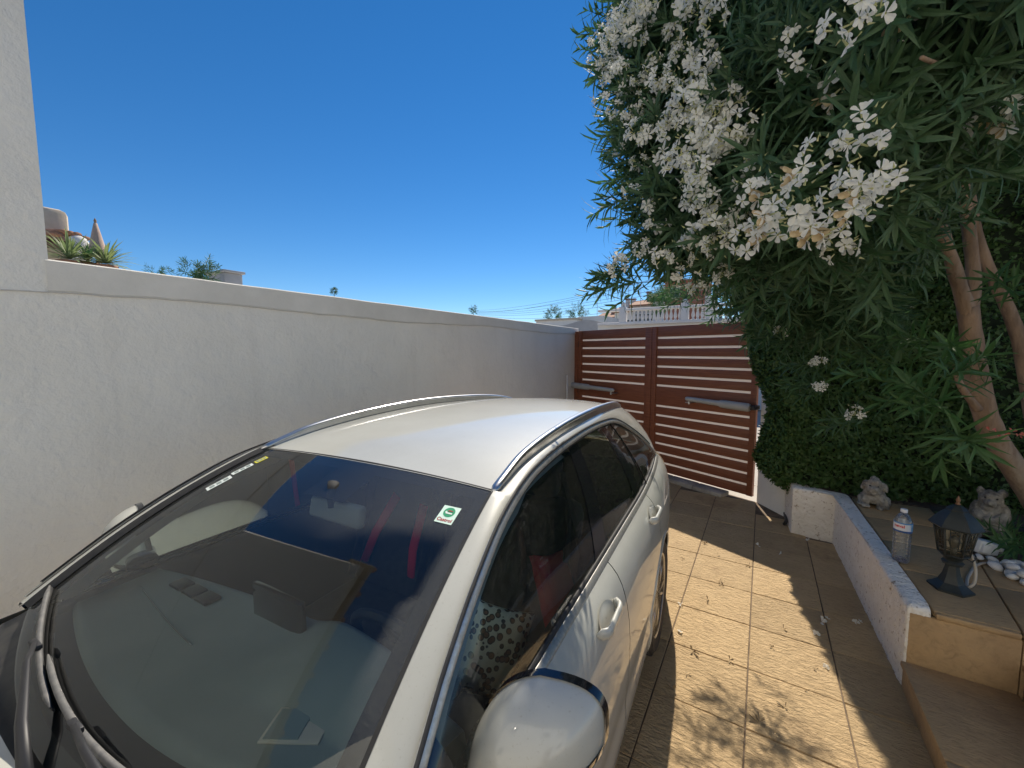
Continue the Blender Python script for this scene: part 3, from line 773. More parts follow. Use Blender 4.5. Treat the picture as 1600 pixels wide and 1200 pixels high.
for sgn in (1, -1):
    fd, rd = doors[sgn, 'front'], doors[sgn, 'rear']
    mir = lambda p: Vector((p.x * sgn, p.y, p.z))
    side_glass(sgn, .92, 1.80, .885, 1.93, mt_sg, 'front_window', parent=fd)
    side_glass(sgn, .715, .925, .70, .885, mt_gloss, 'mirror_corner', parent=car, n=6)
    side_glass(sgn, 1.80, 1.945, 1.925, 2.045, mt_gloss, 'centre_pillar', off=.002, parent=car, n=4)
    side_glass(sgn, 1.945, 2.53, 2.045, 2.44, mt_pg, 'rear_window', parent=rd)
    side_glass(sgn, 2.53, 2.66, 2.44, 2.535, mt_gloss, 'rear_pillar', off=.002, parent=car, n=4)
    side_glass(sgn, 2.66, 3.39, 2.535, 3.40, mt_pg, 'quarter_window', parent=car)
    qd = [belt(2.82).lerp(sw(2.66), q) + Vector((.018 * 4 * q * (1 - q) + .001, 0, 0)) for q in np.linspace(0, 1, 8)]
    strip_along([mir(p) for p in qd], .022, .003, Vector((sgn, 0, .4)), 'divider', mt_gloss)
    top = [sw(u) + Vector((.004, 0, .001)) for u in np.linspace(.72, 3.41, 90)]
    strip_along([mir(p) for p in top][::sgn], .026, .009, Vector((.8 * sgn, 0, .6)), 'window_chrome', mt_chrome)
    seal = [sw(u) + Vector((.000, 0, -.016)) for u in np.linspace(.75, 3.38, 90)]
    strip_along([mir(p) for p in seal][::sgn], .016, .007, Vector((.85 * sgn, 0, .5)), 'window_seal', mt_rubber)
    seal2 = [sw(u) + Vector((.004, 0, .018)) for u in np.linspace(.75, 3.35, 90)]
    strip_along([mir(p) for p in seal2][::sgn], .009, .004, Vector((.8 * sgn, 0, .6)), 'roof_gap', mt_rubber)
    bl = [belt(u) + Vector((.004, 0, -.010)) for u in np.linspace(.74, 3.42, 90)]
    strip_along([mir(p) for p in bl][::-sgn], .030, .009, Vector((.75 * sgn, 0, .65)), 'belt_chrome', mt_chrome)
    sb = [belt(u) + Vector((-.008, 0, .007)) for u in np.linspace(.76, 3.38, 90)]
    strip_along([mir(p) for p in sb][::-sgn], .016, .008, Vector((.75 * sgn, 0, .65)), 'belt_seal', mt_rubber)
    # roof rail: black foot with a satin bar over it
    RL = [(1.36, .577, 1.376), (1.42, .574, 1.396), (1.6, .562, 1.440), (1.96, .552, 1.472), (2.4, .543, 1.480), (2.9, .512, 1.456), (3.2, .482, 1.424), (3.38, .462, 1.388), (3.44, .455, 1.366)]
    pr_ = [Vector((v * sgn, u, z)) for u in np.linspace(1.36, 3.44, 80) for v, z in [interp(RL, u)]]
    b = MB(); b.tube(pr_, [(.004, .004)] + [(.014, .010)] * 78 + [(.004, .004)], 12, up=(0, 0, 1)); b.build('roof_rail', mt_satin, car, True)
    b = MB(); rr = []
    for p in pr_[2:-2]:
        rr.append([p + Vector((-.008 * sgn, 0, 0)), p + Vector((-.009 * sgn, 0, -.045)), p + Vector((.010 * sgn, 0, -.047)), p + Vector((.009 * sgn, 0, 0))])
    b.grid(rr); b.build('rail_foot', mt_satin, car, 40)
    # door handles: scooped cup with a bridge
    for u, z, par in ((1.66, .893, fd), (2.60, .905, rd)):
        j = 11; base = body_pt(u, j); vx = base.x + (.0 if z > .88 else .003)
        mb = MB(); rows = []
        for r_ in np.linspace(0.05, 1, 7):
            row = []
            for k in range(29):
                a = 2 * math.pi * k / 28
                zz = z + .042 * r_ * math.sin(a); uu = u + .082 * r_ * math.cos(a)
                xs = interp([(PROF[q][1], PROF[q][0]) for q in range(len(PROF))], .165 + (zz - .165) * (.984 - .165) / (Zb(uu) - .165))[0] + Wd(uu)
                row.append(Vector(((xs + .0015 + .006 * r_ ** 4) * sgn, uu, zz)))
            rows.append(row)
        mb.grid(rows, flip=sgn < 0); mb.build('handle_cup', mt_satin if False else mt_paint, par, True)
        hp = []
        for k in range(17):
            s_ = k / 16; uu = u - .105 + .21 * s_; lift = .034 * min(1, math.sin(math.pi * s_) * 2.2)
            zz = z + .004
            xs = interp([(PROF[q][1], PROF[q][0]) for q in range(len(PROF))], .165 + (zz - .165) * (.984 - .165) / (Zb(uu) - .165))[0] + Wd(uu)
            hp.append(Vector(((xs + lift) * sgn, uu, zz)))
        mb = MB(); mb.tube(hp, [(.002, .004)] + [(.010, .019 if k < 12 else .022) for k in range(15)] + [(.002, .005)], 12, up=(0, 0, 1)); mb.build('handle', mt_paint, par, True)
        mb = MB(); mb.tube([hp[3] + Vector((.0085 * sgn, 0, -.002)), hp[13] + Vector((.0085 * sgn, 0, -.002))], (.0012, .002), 6); mb.build('handle_trim', mt_chrome, par, True)
    # sill strip and wheel arch lip
    for ci in (0.0, 2.84):
        al = []
        for k in range(41):
            a = math.radians(-18 + 216 * k / 40); uu = ci + ARCH * math.cos(a); zz = WR + ARCH * math.sin(a)
            if zz < .18: continue
            xs = interp([(PROF[q][1], PROF[q][0]) for q in range(len(PROF))], .165 + (zz - .165) * (.984 - .165) / (Zb(uu) - .165))[0] + Wd(uu)
            al.append(Vector((xs * sgn, uu, zz)))
        MB().tube(al, (.010, .006), 8).build('arch_lip', mt_paint, car, True)
        lin = MB(); rows = []
        for p in al: rows.append([p + Vector((-.004 * sgn, 0, 0)), p + Vector((-.30 * sgn, 0, 0))])
        lin.grid(rows); lin.build('wheel_well', mt_rubber, car, True)

# wheels
def wheel(x, u, sgn):
    RM = Matrix.Rotation(math.radians(90) * sgn, 3, 'Y')       # lathe axis z -> outward
    root = MB().lathe([(.225, -.11), (.30, -.113), (.318, -.10), (.325, -.075), (.326, 0), (.325, .075), (.318, .10), (.30, .113), (.245, .108), (.232, .10)], 56, (0, 0, 0), RM).build('wheel', mt_tyre, car, 35, loc=(x, u, WR))
    tr = MB()
    for k in range(60):
        a = 2 * math.pi * k / 60
        for q, w_ in ((-.07, .05), (0.0, .05), (.07, .05)):
            R2 = Matrix.Rotation(a, 3, 'Z') ; c = RM @ (R2 @ Vector((.3275, 0, q)))
            tr.box(c, (.006, .014, w_), RM @ R2)
    tr.build('tread', mt_tyre, root)
    rim = MB(); rim.lathe([(.232, .100), (.236, .106), (.230, .104), (.222, .092), (.215, .06), (.205, -.06), (.205, -.1)], 56, (0, 0, 0), RM); rim.build('rim', mt_alloy, root, 40)
    for k in range(5):
        for d in (-.17, .17):
            a = 2 * math.pi * k / 5
            p0 = Vector((.045 * math.cos(a + d * .6), .045 * math.sin(a + d * .6), .085)); p1 = Vector((.224 * math.cos(a + d), .224 * math.sin(a + d), .088)); pm = (p0 + p1) / 2 + Vector((0, 0, .006))
            MB().tube([RM @ p0, RM @ pm, RM @ p1], [(.016, .014), (.013, .012), (.014, .012)], 8).build('spoke', mt_alloy, root, True)
    MB().lathe([(.0, .10), (.03, .098), (.055, .088), (.06, .06)], 24, (0, 0, 0), RM).build('hub_cap', mt_alloy, root, True)
    MB().lathe([(.0, .02), (.165, .02), (.165, .0), (0, .0)], 32, (0, 0, 0), RM).build('brake_disc', mt_steel, root, 40)
for sgn in (1, -1):
    for u in (0.0, 2.84): wheel((Wd(u) - .012 - .113) * sgn, u, sgn)

# lamps, grille, plates
for sgn in (1, -1):
    hlm = MB(); rows = []
    for t_ in np.linspace(0, 1, 8):
        u = -.74 + .34 * t_; row = []
        for k in range(6):
            q = k / 5; j = 9 + q * 5; p = body_pt(u, int(j)).lerp(body_pt(u, min(int(j) + 1, 15)), j - int(j)); row.append(Vector(((p.x + .006) * sgn, p.y - .006, p.z + .002)))
        rows.append(row)
    hlm.grid(rows, flip=sgn < 0); hlm.build('headlight', mt_lens, car, True)
    tl = MB(); rows = []
    for t_ in np.linspace(0, 1, 8):
        u = 3.62 + .25 * t_; row = []
        for k in range(6):
            q = k / 5; j = 8 + q * 6; p = body_pt(u, int(j)).lerp(body_pt(u, min(int(j) + 1, 15)), j - int(j)); row.append(Vector(((p.x + .005) * sgn, p.y + .004, p.z)))
        rows.append(row)
    tl.grid(rows, flip=sgn < 0); tl.build('tail_light', mt_red, car, True)
MB().box((0, -.905, .52), (.82, .03, .20), bev=.01).build('grille', mt_gloss, car, 40)
for z in (.47, .52, .57): MB().box((0, -.925, z), (.74, .012, .014), bev=.003).build('grille_bar', mt_chrome, car, 40)

# door mirrors: domed painted shell, black rim, glass facing rearwards
def door_mirror(sgn):
    cx, cu, cz = (.872 if sgn > 0 else .925), 1.075, (1.046 if sgn > 0 else 1.055); hw, hh = .122, .104
    def ring(t, k, n=40, grow=0.0):
        a = 2 * math.pi * k / n; e = 3.2
        ca, sa = math.cos(a), math.sin(a)
        x = math.copysign(abs(ca) ** (2 / e), ca); z = math.copysign(abs(sa) ** (2 / e), sa)
        tilt = .018 * x                       # outer end a little higher and swept back
        taper = 1.0 - .28 * max(0, x) * (1 if z < 0 else .55)
        s_ = (1 - t ** 2.3) ** .5 if t < 1 else 0
        return Vector(((cx + (hw + grow) * x * s_ - .01 * t + (.045 * z * s_ if x < 0 else 0) * abs(x)) * sgn, cu - .145 * t + .028 * x * s_ * 1.0, cz + (hh + grow) * z * s_ * taper + tilt * s_ - .012 * t))
    def dome(t0, t1, n, k0, k1, grow=0.0, nn=40):
        return [[ring(t, k, nn, grow) for k in range(k0, k1 + 1)] for t in np.linspace(t0, t1, n)]
    shell = MB(); shell.grid(dome(.10, .9999, 16, 0, 40), flip=sgn > 0)
    root = shell.build('door_mirror', mt_paint, car, True)
    b = MB(); b.grid(dome(-.0, .13, 4, 0, 40, .0035), flip=sgn > 0); b.build('mirror_rim', mt_gloss, root, True)
    low = MB(); low.grid([[ring(t, k, 40, .003) for k in range(22, 40)] for t in np.linspace(.05, .80, 10)], flip=sgn > 0); low.build('lower_shell', mt_gloss, root, True)
    ind = MB(); ind.grid([[ring(t, k, 80, .0045) for k in range(68, 79)] for t in np.linspace(.2, .30, 3)], flip=sgn > 0); ind.build('indicator', mt_lens, root, True)
    gl = MB(); c0 = ring(.0, 0) * 0
    pts = [ring(.02, k, 40, -.004) + Vector((0, .002, 0)) for k in range(40)]
    gl.add(pts, [tuple(range(40)) if sgn > 0 else tuple(range(39, -1, -1))]); gl.build('mirror_glass', M('mirror_silver', (.85, .87, .88), .02, metal=1.0), root)
    st = MB(); st.tube([(.745 * sgn, 1.00, .995), (.79 * sgn, 1.01, 1.005), (.84 * sgn, 1.03, 1.01)], [(.05, .022), (.045, .02), (.04, .018)], 12, up=(0, 0, 1)); st.build('mirror_stalk', mt_gloss, root, True)
door_mirror(1); door_mirror(-1)

# wipers
def wiper(p0, p1, armbase, mid=.5):
    wsn = Vector((0, -.42, .9)).normalized()
    # blade lies on the glass: project both ends down to the screen
    pts = []
    for q in np.linspace(0, 1, 14):
        x = p0[0] + (p1[0] - p0[0]) * q; a = x / .66
        b = p0[1] + (p1[1] - p0[1]) * q
        pts.append(ws(a, b) + wsn * .016)
    root = MB(); root.tube(pts, [(.002, .002)] + [(.0065, .0065)] * 12 + [(.002, .002)], 8, up=tuple(wsn)); ro = root.build('wiper', M('wiper_grey', (.16, .155, .145), .5, (.10, .10, .10), 60), car, True)
    MB().tube([p - wsn * .010 for p in pts], (.002, .007), 6, up=tuple(wsn)).build('blade_rubber', mt_rubber, ro, True)
    m_ = pts[int(len(pts) * mid)]
    ab = Vector(armbase)
    MB().box(m_ + wsn * .012, (.05, .016, .014), bev=.004).build('clip', mt_black, ro, 40)
    MB().tube([ab, ab.lerp(m_, .35) + wsn * .030, ab.lerp(m_, .8) + wsn * .034, m_ + wsn * .016], [(.013, .010), (.011, .008), (.007, .006), (.006, .005)], 10, up=tuple(wsn)).build('wiper_arm', mt_black, ro, True)
wiper((-.655, .085), (-.10, .055), (.05, .545, .972), .52)
wiper((-.29, .085), (.42, .05), (.55, .60, .985), .45)

# ---------------------------------------------------------------- interior
tray = MB(); tray.grid([[Vector((.66 * a, (.590 + .12 * a * a) + (.155 - .03 * a * a) * t_, .950 + .02 * a * a - .012 * t_)) for a in np.linspace(-1, 1, 41)] for t_ in np.linspace(0, 1, 6)])
tray.build('screen_tray', mt_frit, car, True)
db = MB(); rows = []
for t_ in [0, .012, .03, .05] + list(np.linspace(.09, 1, 26)):
    row = []
    for a in np.linspace(-1, 1, 41):
        u0 = .702 + .085 * a * a + .03 * max(0, a) * a; u = u0 + (1.15 - .10 * a * a - u0) * t_
        z = .950 + .014 * a * a + .020 * min(1, t_ / .05) ** .6 - .012 * t_
        x = .655 * a + .05 * a * t_
        hump = math.exp(-((x - .35) / .21) ** 4) * max(0, math.sin(min(1, max(0, (t_ - .35) / .65)) * math.pi * .62)) * .060
        z += hump + .012 * math.exp(-((x) / .2) ** 2) * t_
        if t_ > .93: z -= (t_ - .93) * 1.6
        row.append(Vector((x, u, z)))
    rows.append(row)
last = rows[-1]
for k, (du, dz) in enumerate(((.02, -.08), (.0, -.20), (-.06, -.36))): rows.append([p + Vector((0, du, dz)) for p in last])
db.grid(rows); dash = db.build('dashboard', mt_dash, car, True)
# speaker / vent panel and defrost slot lines on the dash top
MB().tube([Vector((x, .64 + .10 * (x / .62) ** 2, .966)) for x in np.linspace(-.55, .55, 30)], (.006, .003), 6).build('defrost_vent', mt_black, dash, True)
for k in range(3):
    b = MB(); b.box((-.50 + .085 * k, 1.02, .972), (.075, .05, .012), bev=.004); b.build('air_vent', mt_black, dash, 40)
MB().box((.0, 1.06, 1.0), (.24, .02, .14), bev=.006).build('screen', mt_gloss, dash, 40)
MB().tube([(x, .93 - .05 * math.cos(x * 3), .9735) for x in np.linspace(-.6, -.12, 20)], (.0015, .0015), 5).build('airbag_seam', mt_satin, dash, True)
# steering wheel
SWM = Matrix.Rotation(math.radians(-64), 3, 'X'); sc = Vector((.35, 1.22, .885))
swr = MB()
rows = []
for i in range(49):
    a = 2 * math.pi * i / 48; row = []
    for k in range(9):
        b_ = 2 * math.pi * k / 8; r_ = .183 + .0155 * math.cos(b_); row.append(SWM @ Vector((r_ * math.cos(a), r_ * math.sin(a), .0155 * math.sin(b_))) + sc)
    rows.append(row)
swr.grid(rows); sw_o = swr.build('steering_wheel', mt_gloss if False else mt_inner, car, True)
b = MB(); b.lathe([(.0, .03), (.06, .026), (.08, 0), (.07, -.03)], 20, sc, SWM); b.box(sc, (.34, .05, .014), SWM, bev=.004); b.box(sc + SWM @ Vector((0, -.09, 0)), (.04, .17, .014), SWM, bev=.004); b.build('spokes', mt_inner, sw_o, 40)
MB().box(sc + SWM @ Vector((.11, 0, .008)), (.04, .03, .012), SWM, bev=.003).build('button_pad', mt_satin, sw_o, 40)
# seats
def seat(x):
    root = MB().box((x, 1.66, .47), (.52, .52, .18), bev=.06).build('seat', mt_seat, car, 50)
    RT = Matrix.Rotation(math.radians(-20), 3, 'X')
    MB().box((x, 1.99, .80), (.50, .15, .66), RT, bev=.06).build('backrest', mt_seat, root, 50)
    MB().box((x, 2.10, 1.20), (.27, .10, .20), RT, bev=.04).build('headrest', mt_seat, root, 50)
    for s_ in (-1, 1):
        MB().tube([RT @ Vector((.225 * s_, -.082, z)) + Vector((x, 1.99, .80)) for z in (-.26, 0, .26)], (.040, .010), 8).build('bolster', mt_seat, root, True)
for x in (.37, -.37): seat(x)
rs = MB().box((0, 2.62, .50), (1.30, .50, .18), bev=.05).build('rear_seat', mt_seat, car, 50)
MB().box((0, 2.95, .80), (1.30, .16, .58), Matrix.Rotation(math.radians(-20), 3, 'X'), bev=.06).build('backrest', mt_seat, rs, 50)
MB().grid([[(x, y, .30) for y in (.6, 3.6)] for x in (-.74, .74)], flip=True).build('floor_pan', mt_inner, car)
for sgn in (1, -1):
    b = MB(); rows = []
    for u in np.linspace(.72, 3.55, 40):
        p = belt(u); rows.append([Vector(((p.x - .02) * sgn, u, p.z - .012)), Vector(((p.x - .055) * sgn, u, p.z - .03)), Vector(((p.x - .06) * sgn, u, .30))])
    b.grid(rows); b.build('door_card', mt_inner, car, True)
    # belts hanging at the centre pillar, seen as red bands
    MB().box((.615 * sgn, 2.0, 1.02), (.010, .048, .50), Matrix.Rotation(math.radians(-16 * sgn), 3, 'Y'), bev=.002).build('seat_belt', mt_inner, car)
for pa, pb in (((-.15, 1.90, 1.02), (-.22, 1.86, .58)), ((-.33, 1.90, 1.04), (-.56, 1.86, .62))):
    MB().tube([pa, Vector(pa).lerp(Vector(pb), .5) + Vector((0, -.03, 0)), pb], (.026, .004), 8, up=(0, 1, 0)).build('seat_belt', mt_seatred, car, True)
for sgn in (1, -1):     # padded trim inside the windscreen pillars
    rows = []
    for u in list(np.linspace(.74, 1.36, 20)) + [1.42, 1.5, 1.6, 1.75, 1.9]:
        e = scr_edge(min(u, 1.37)) if u < 1.37 else Vector((redge(u).x, u, redge(u).z)); s_ = sw(min(u + .06, 3.0)); k_ = 1.0 if u < 1.5 else .6
        a_ = Vector((e.x - .035, u, e.z - .018)); c_ = Vector((s_.x - .03, u + .10 * (1.5 - min(u, 1.5)) + .02, s_.z - .075 * k_)); m_ = a_.lerp(c_, .5) + Vector((-.03, .0, .0)); b_ = Vector((s_.x - .008, c_.y + .005, c_.z - .012))
        rows.append([Vector((p.x * sgn, p.y, p.z)) for p in (a_, m_, c_, b_)])
    MB().grid(rows, flip=sgn < 0).build('pillar_trim', mt_liner, car, True)
# rear-view mirror and sensor housing
rm = MB(); rm.box((.03, 1.255, 1.255), (.25, .035, .075), Matrix.Rotation(math.radians(-12), 3, 'X'), bev=.014); rmo = rm.build('rear_view_mirror', M('mirror_back', (.30, .33, .32), .5), car, 50)
b = MB(); b.tube([(.02, 1.245, 1.27), (.01, 1.25, 1.32), (0, 1.27, 1.345)], [.014, .014, .02], 10); b.build('mirror_stem', mt_inner, rmo, True)
b = MB(); b.grid([[ws(a, bb) + Vector((0, .012, -.022)) for a in np.linspace(-.19, .15, 8)] for bb in np.linspace(.80, .97, 6)]); b.build('sensor_cover', mt_frit, car, True)
# stickers on the glass
def sticker(a0, b0, w_, h_, mat, name, label=None, rot=0.0):
    """flat label just under the glass; a, b are its centre in screen coordinates"""
    c = ws(a0, b0); ex = (ws(a0 + .02, b0) - ws(a0 - .02, b0)).normalized(); ey = (ws(a0, b0 + .01) - ws(a0, b0 - .01)).normalized(); nz = ex.cross(ey).normalized()
    e1 = ex * math.cos(rot) + ey * math.sin(rot); e2 = -ex * math.sin(rot) + ey * math.cos(rot)
    c = c + nz * .0015
    o = MB().add([c - e1 * w_ / 2 - e2 * h_ / 2, c + e1 * w_ / 2 - e2 * h_ / 2, c + e1 * w_ / 2 + e2 * h_ / 2, c - e1 * w_ / 2 + e2 * h_ / 2], [(0, 1, 2, 3)]).build(name, mat, wso)
    if label: o['label'] = label
    return o, c, e1, e2, nz
mt_stk = M('sticker_mint', (.60, .78, .70), .5); mt_stkw = M('sticker_white', (.70, .76, .73), .5); mt_green = M('sticker_green', (.02, .28, .13), .5); mt_tred = M('sticker_red', (.35, .02, .03), .5); mt_yel = M('sticker_yellow', (.62, .58, .03), .5); mt_grey = M('sticker_grey', (.25, .30, .29), .6)
def flat_text(txt, size, c, e1, e2, nz, mat, parent, name='lettering', lift=.0008, ext=0.0):
    cu = bpy.data.curves.new('t', 'FONT'); cu.body = txt; cu.size = size; cu.align_x = 'CENTER'; cu.align_y = 'CENTER'
    cu.offset = ext
    to = bpy.data.objects.new('t', cu); COL.objects.link(to)
    me = bpy.data.meshes.new_from_object(to.evaluated_get(bpy.context.evaluated_depsgraph_get())); COL.objects.unlink(to); bpy.data.objects.remove(to)
    for v in me.vertices: v.co = c + e1 * v.co.x + e2 * v.co.y + nz * lift
    me.materials.clear()
    return mk(name, me, mat, parent)
def disc(c, e1, e2, nz, r, lift, mat, parent, name, n=28, sx=1.0):
    return MB().add([c + nz * lift + e1 * (r * sx * math.cos(2 * math.pi * k / n)) + e2 * (r * math.sin(2 * math.pi * k / n)) for k in range(n)], [tuple(range(n))]).build(name, mat, parent)
so, c, e1, e2, nz = sticker(.845, .835, .058, .066, mt_stk, 'oil_sticker', 'mint oil-change sticker with a green disc')
disc(c + e2 * .009, e1, e2, nz, .0185, .0006, mt_green, so, 'green_disc')
MB().add([c + nz * .0012 + e1 * x + e2 * y for x, y in ((-.010, .013), (-.004, .007), (.012, .007), (.012, .002), (-.009, .002), (-.013, .008))], [(0, 1, 2, 5), (5, 2, 3, 4)]).build('white_swoosh', mt_stkw, so)
MB().add([c + nz * .0016 + e1 * x + e2 * y for x, y in ((-.006, .012), (.012, .012), (.010, .015), (-.004, .016))], [(0, 1, 2, 3)]).build('red_swoosh', mt_tred, so)
flat_text('Castrol', .0165, c - e2 * .021, e1, e2, nz, mt_tred, so, ext=.0004)
for a0, b0, w_, h_, mt_ in ((-.86, .71, .085, .032, mt_stkw), (-.865, .82, .075, .026, mt_stkw), (-.85, .905, .045, .030, mt_yel)):
    so, c, e1, e2, nz = sticker(a0, b0, w_, h_, mt_, 'inspection_sticker', 'yellow inspection sticker' if mt_ is mt_yel else None, math.radians(80))
    for k in range(3):
        q = c + nz * .0006 + e1 * ((k - 1) * w_ * .28)
        MB().add([q - e1 * w_ * .10 - e2 * h_ * .28, q + e1 * w_ * .10 - e2 * h_ * .28, q + e1 * w_ * .10 + e2 * h_ * .28, q - e1 * w_ * .10 + e2 * h_ * .28], [(0, 1, 2, 3)]).build('printed_block', mt_grey, so)
# cushions and papers inside the car are things of their own
def to_world(x, u, z):
    th = math.radians(3.5); return Vector((-1.155 + x * math.cos(th) - u * math.sin(th), -0.438 + x * math.sin(th) + u * math.cos(th), z))
def spots_mat():
    m, nt, out = nt_new('spotted_cloth'); L = nt.links.new; b = N(nt, 'ShaderNodeBsdfPrincipled'); b.inputs['Roughness'].default_value = .9
    co = coords(nt, 'object'); v = N(nt, 'ShaderNodeTexVoronoi', Scale=46.0); L(co, v.inputs['Vector'])
    cr = N(nt, 'ShaderNodeValToRGB'); e = cr.color_ramp.elements; e[0].position = 0; e[0].color = (.16, .07, .035, 1); e[1].position = .30; e[1].color = (.16, .07, .035, 1)
    for p_, c_ in ((.34, (.03, .025, .02, 1)), (.46, (.03, .025, .02, 1)), (.50, (.62, .58, .44, 1))):
        q = e.new(p_); q.color = c_
    L(v.outputs['Distance'], cr.inputs[0]); L(cr.outputs[0], b.inputs['Base Color']); L(b.outputs[0], out.inputs[0]); return m
def cushion(name, label, loc, dims, rot, mat):
    bm = bmesh.new(); bmesh.ops.create_cube(bm, size=2); bmesh.ops.subdivide_edges(bm, edges=bm.edges[:], cuts=9, use_grid_fill=True)
    for v in bm.verts:
        x, y, z = v.co; pin = 1 - .18 * (abs(x * y)) ** 1.5; f_ = (1 - abs(x) ** 3) * (1 - abs(z) ** 3)
        v.co = Vector((x * dims[0] * (1 - .08 * (1 - z * z)), y * dims[1] * (.25 + .75 * f_ ** .6) + .004 * noise.noise(Vector((x * 3, y * 3, z * 3))), z * dims[2] * (1 - .08 * (1 - x * x))))
    me = bpy.data.meshes.new(name); bm.to_mesh(me); bm.free(); o = mk(name, me, mat, None, True, loc); o.rotation_euler = rot; return tag(o, label, 'cushion')
cushion('cushion', 'animal-print spotted cushion behind the front side window of the car', to_world(.54, 1.42, .83), (.105, .045, .135), (math.radians(-20), math.radians(18), math.radians(35)), spots_mat())
cushion('cushion', 'red cushion propped against the driver seat behind the car side window', to_world(.60, 1.83, .80), (.10, .05, .17), (math.radians(-30), math.radians(12), math.radians(75)), M('red_cloth', (.45, .02, .035), .85))
pp = MB(); pp.box((0, 0, 0), (.13, .085, .004), bev=.001); po = pp.build('booklet', M('booklet_cover', (.50, .47, .41), .6), None, 40, loc=to_world(.375, .87, .975)); po.rotation_euler = (0, 0, math.radians(30)); tag(po, 'pale booklet lying on the car dashboard', 'booklet')
MB().box((-.02, 0, .0032), (.075, .072, .002)).build('dark_panel', mt_grey, po)
# ------------------------------------------------------------------ plants
def leaf_mat(name, c1, c2, transl=.3, rough=.56, scale=3.0, spec=.5):
    m, nt, out = nt_new(name); L = nt.links.new
    b = N(nt, 'ShaderNodeBsdfPrincipled'); b.inputs['Roughness'].default_value = rough; b.inputs['Specular IOR Level'].default_value = spec
    pos = coords(nt, 'world'); n = N(nt, 'ShaderNodeTexNoise', Scale=scale, Detail=6.0, Roughness=.75); L(pos, n.inputs['Vector'])
    mr = N(nt, 'ShaderNodeMapRange'); mr.inputs[1].default_value = .32; mr.inputs[2].default_value = .68; L(n.outputs[0], mr.inputs[0])
    mx = N(nt, 'ShaderNodeMix', data_type='RGBA'); mx.inputs[6].default_value = c4(c1); mx.inputs[7].default_value = c4(c2); L(mr.outputs[0], mx.inputs[0]); L(mx.outputs[2], b.inputs['Base Color'])
    t = N(nt, 'ShaderNodeBsdfTranslucent'); hs = N(nt, 'ShaderNodeHueSaturation'); hs.inputs['Value'].default_value = 1.5; hs.inputs['Saturation'].default_value = 1.15; L(mx.outputs[2], hs.inputs['Color']); L(hs.outputs[0], t.inputs[0])
    ms = N(nt, 'ShaderNodeMixShader'); ms.inputs[0].default_value = transl; L(b.outputs[0], ms.inputs[1]); L(t.outputs[0], ms.inputs[2]); L(ms.outputs[0], out.inputs[0]); return m
mt_leaf = leaf_mat('oleander_leaf', (.032, .082, .038), (.080, .145, .060), .32, scale=9)
mt_leaf2 = leaf_mat('young_leaf', (.042, .105, .034), (.070, .145, .045), .30, scale=6)
mt_hedge = leaf_mat('hedge_leaf', (.030, .075, .018), (.070, .135, .030), .22, rough=.6, scale=7)
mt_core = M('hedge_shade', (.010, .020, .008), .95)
mt_petal = M('white_petal', (.90, .90, .85), .6, (.86, .84, .76), 30, transl=.5)
mt_wilt = M('wilted_petal', (.62, .50, .30), .7, (.42, .29, .14), 40, transl=.3)
mt_bud = M('bud_green', (.45, .50, .22), .6, (.55, .52, .30), 40, transl=.2)
mt_bark = M('bark', (.30, .205, .135), .9, (.15, .10, .065), 9, bump=1.0, bscale=28, bdist=.012, stretch=(1, 1, .35), stain=(.30, .25, .19), sscale=6)
mt_twig = M('green_twig', (.13, .15, .06), .8, (.10, .09, .05), 12)

def leaf_quads(L_, w_, bend, fold=.25):
    """lanceolate leaf along +x, up +z; returns (6,4,3)"""
    xs = [0, .28, .68, 1.0]; ws_ = [.10, .92, .72, .02]; out = []
    def P(i, s):
        x = xs[i]; a = bend * x; return (L_ * (math.sin(a) / bend if abs(bend) > 1e-3 else x), s * w_ / 2 * ws_[i], -L_ * ((1 - math.cos(a)) / bend if abs(bend) > 1e-3 else 0) + abs(s) * fold * w_ / 2 * ws_[i])
    for i in range(3):
        out.append([P(i, 0), P(i + 1, 0), P(i + 1, 1), P(i, 1)]); out.append([P(i, -1), P(i + 1, -1), P(i + 1, 0), P(i, 0)])
    return np.array(out)
def rotm(ax, a):
    return np.array(Matrix.Rotation(a, 3, ax))
def make_sprig(rs, n_whorl=6, Ls=.135, ln=.20, wid=.0165, spread=(.45, 1.0)):
    Q = []
    for k in range(n_whorl):
        t = k / max(1, n_whorl - 1); z = ln * (.25 + .75 * t); ph = k * 1.05 + rs.uniform(-.2, .2)
        for j in range(3):
            lf = leaf_quads(Ls * rs.uniform(.75, 1.15) * (1 - .25 * t), wid * rs.uniform(.8, 1.2), rs.uniform(.1, 1.0))
            el = spread[1] + (spread[0] - spread[1]) * (1 - t) if False else (spread[0] + (spread[1] - spread[0]) * t * rs.uniform(.8, 1.2))
            Rm = rotm('Z', ph + j * 2.094 + rs.uniform(-.25, .25)) @ rotm('Y', -el) @ rotm('X', rs.uniform(-.5, .5))
            Q.append(lf @ Rm.T + np.array([0, 0, z]))
    # stem: a three sided tube
    r = .0028
    pts = [np.array([0, 0, 0]), np.array([0, 0, ln])]
    for k in range(3):
        a, b = 2.094 * k, 2.094 * (k + 1)
        Q.append(np.array([[[r * math.cos(a), r * math.sin(a), 0], [r * math.cos(b), r * math.sin(b), 0], [r * .6 * math.cos(b), r * .6 * math.sin(b), ln], [r * .6 * math.cos(a), r * .6 * math.sin(a), ln]]]))
    return np.concatenate(Q, 0)
rs_ = random.Random(11)
SPR = [make_sprig(rs_, rs_.choice([5, 6, 7]), rs_.uniform(.12, .155), rs_.uniform(.15, .24)) for _ in range(8)]
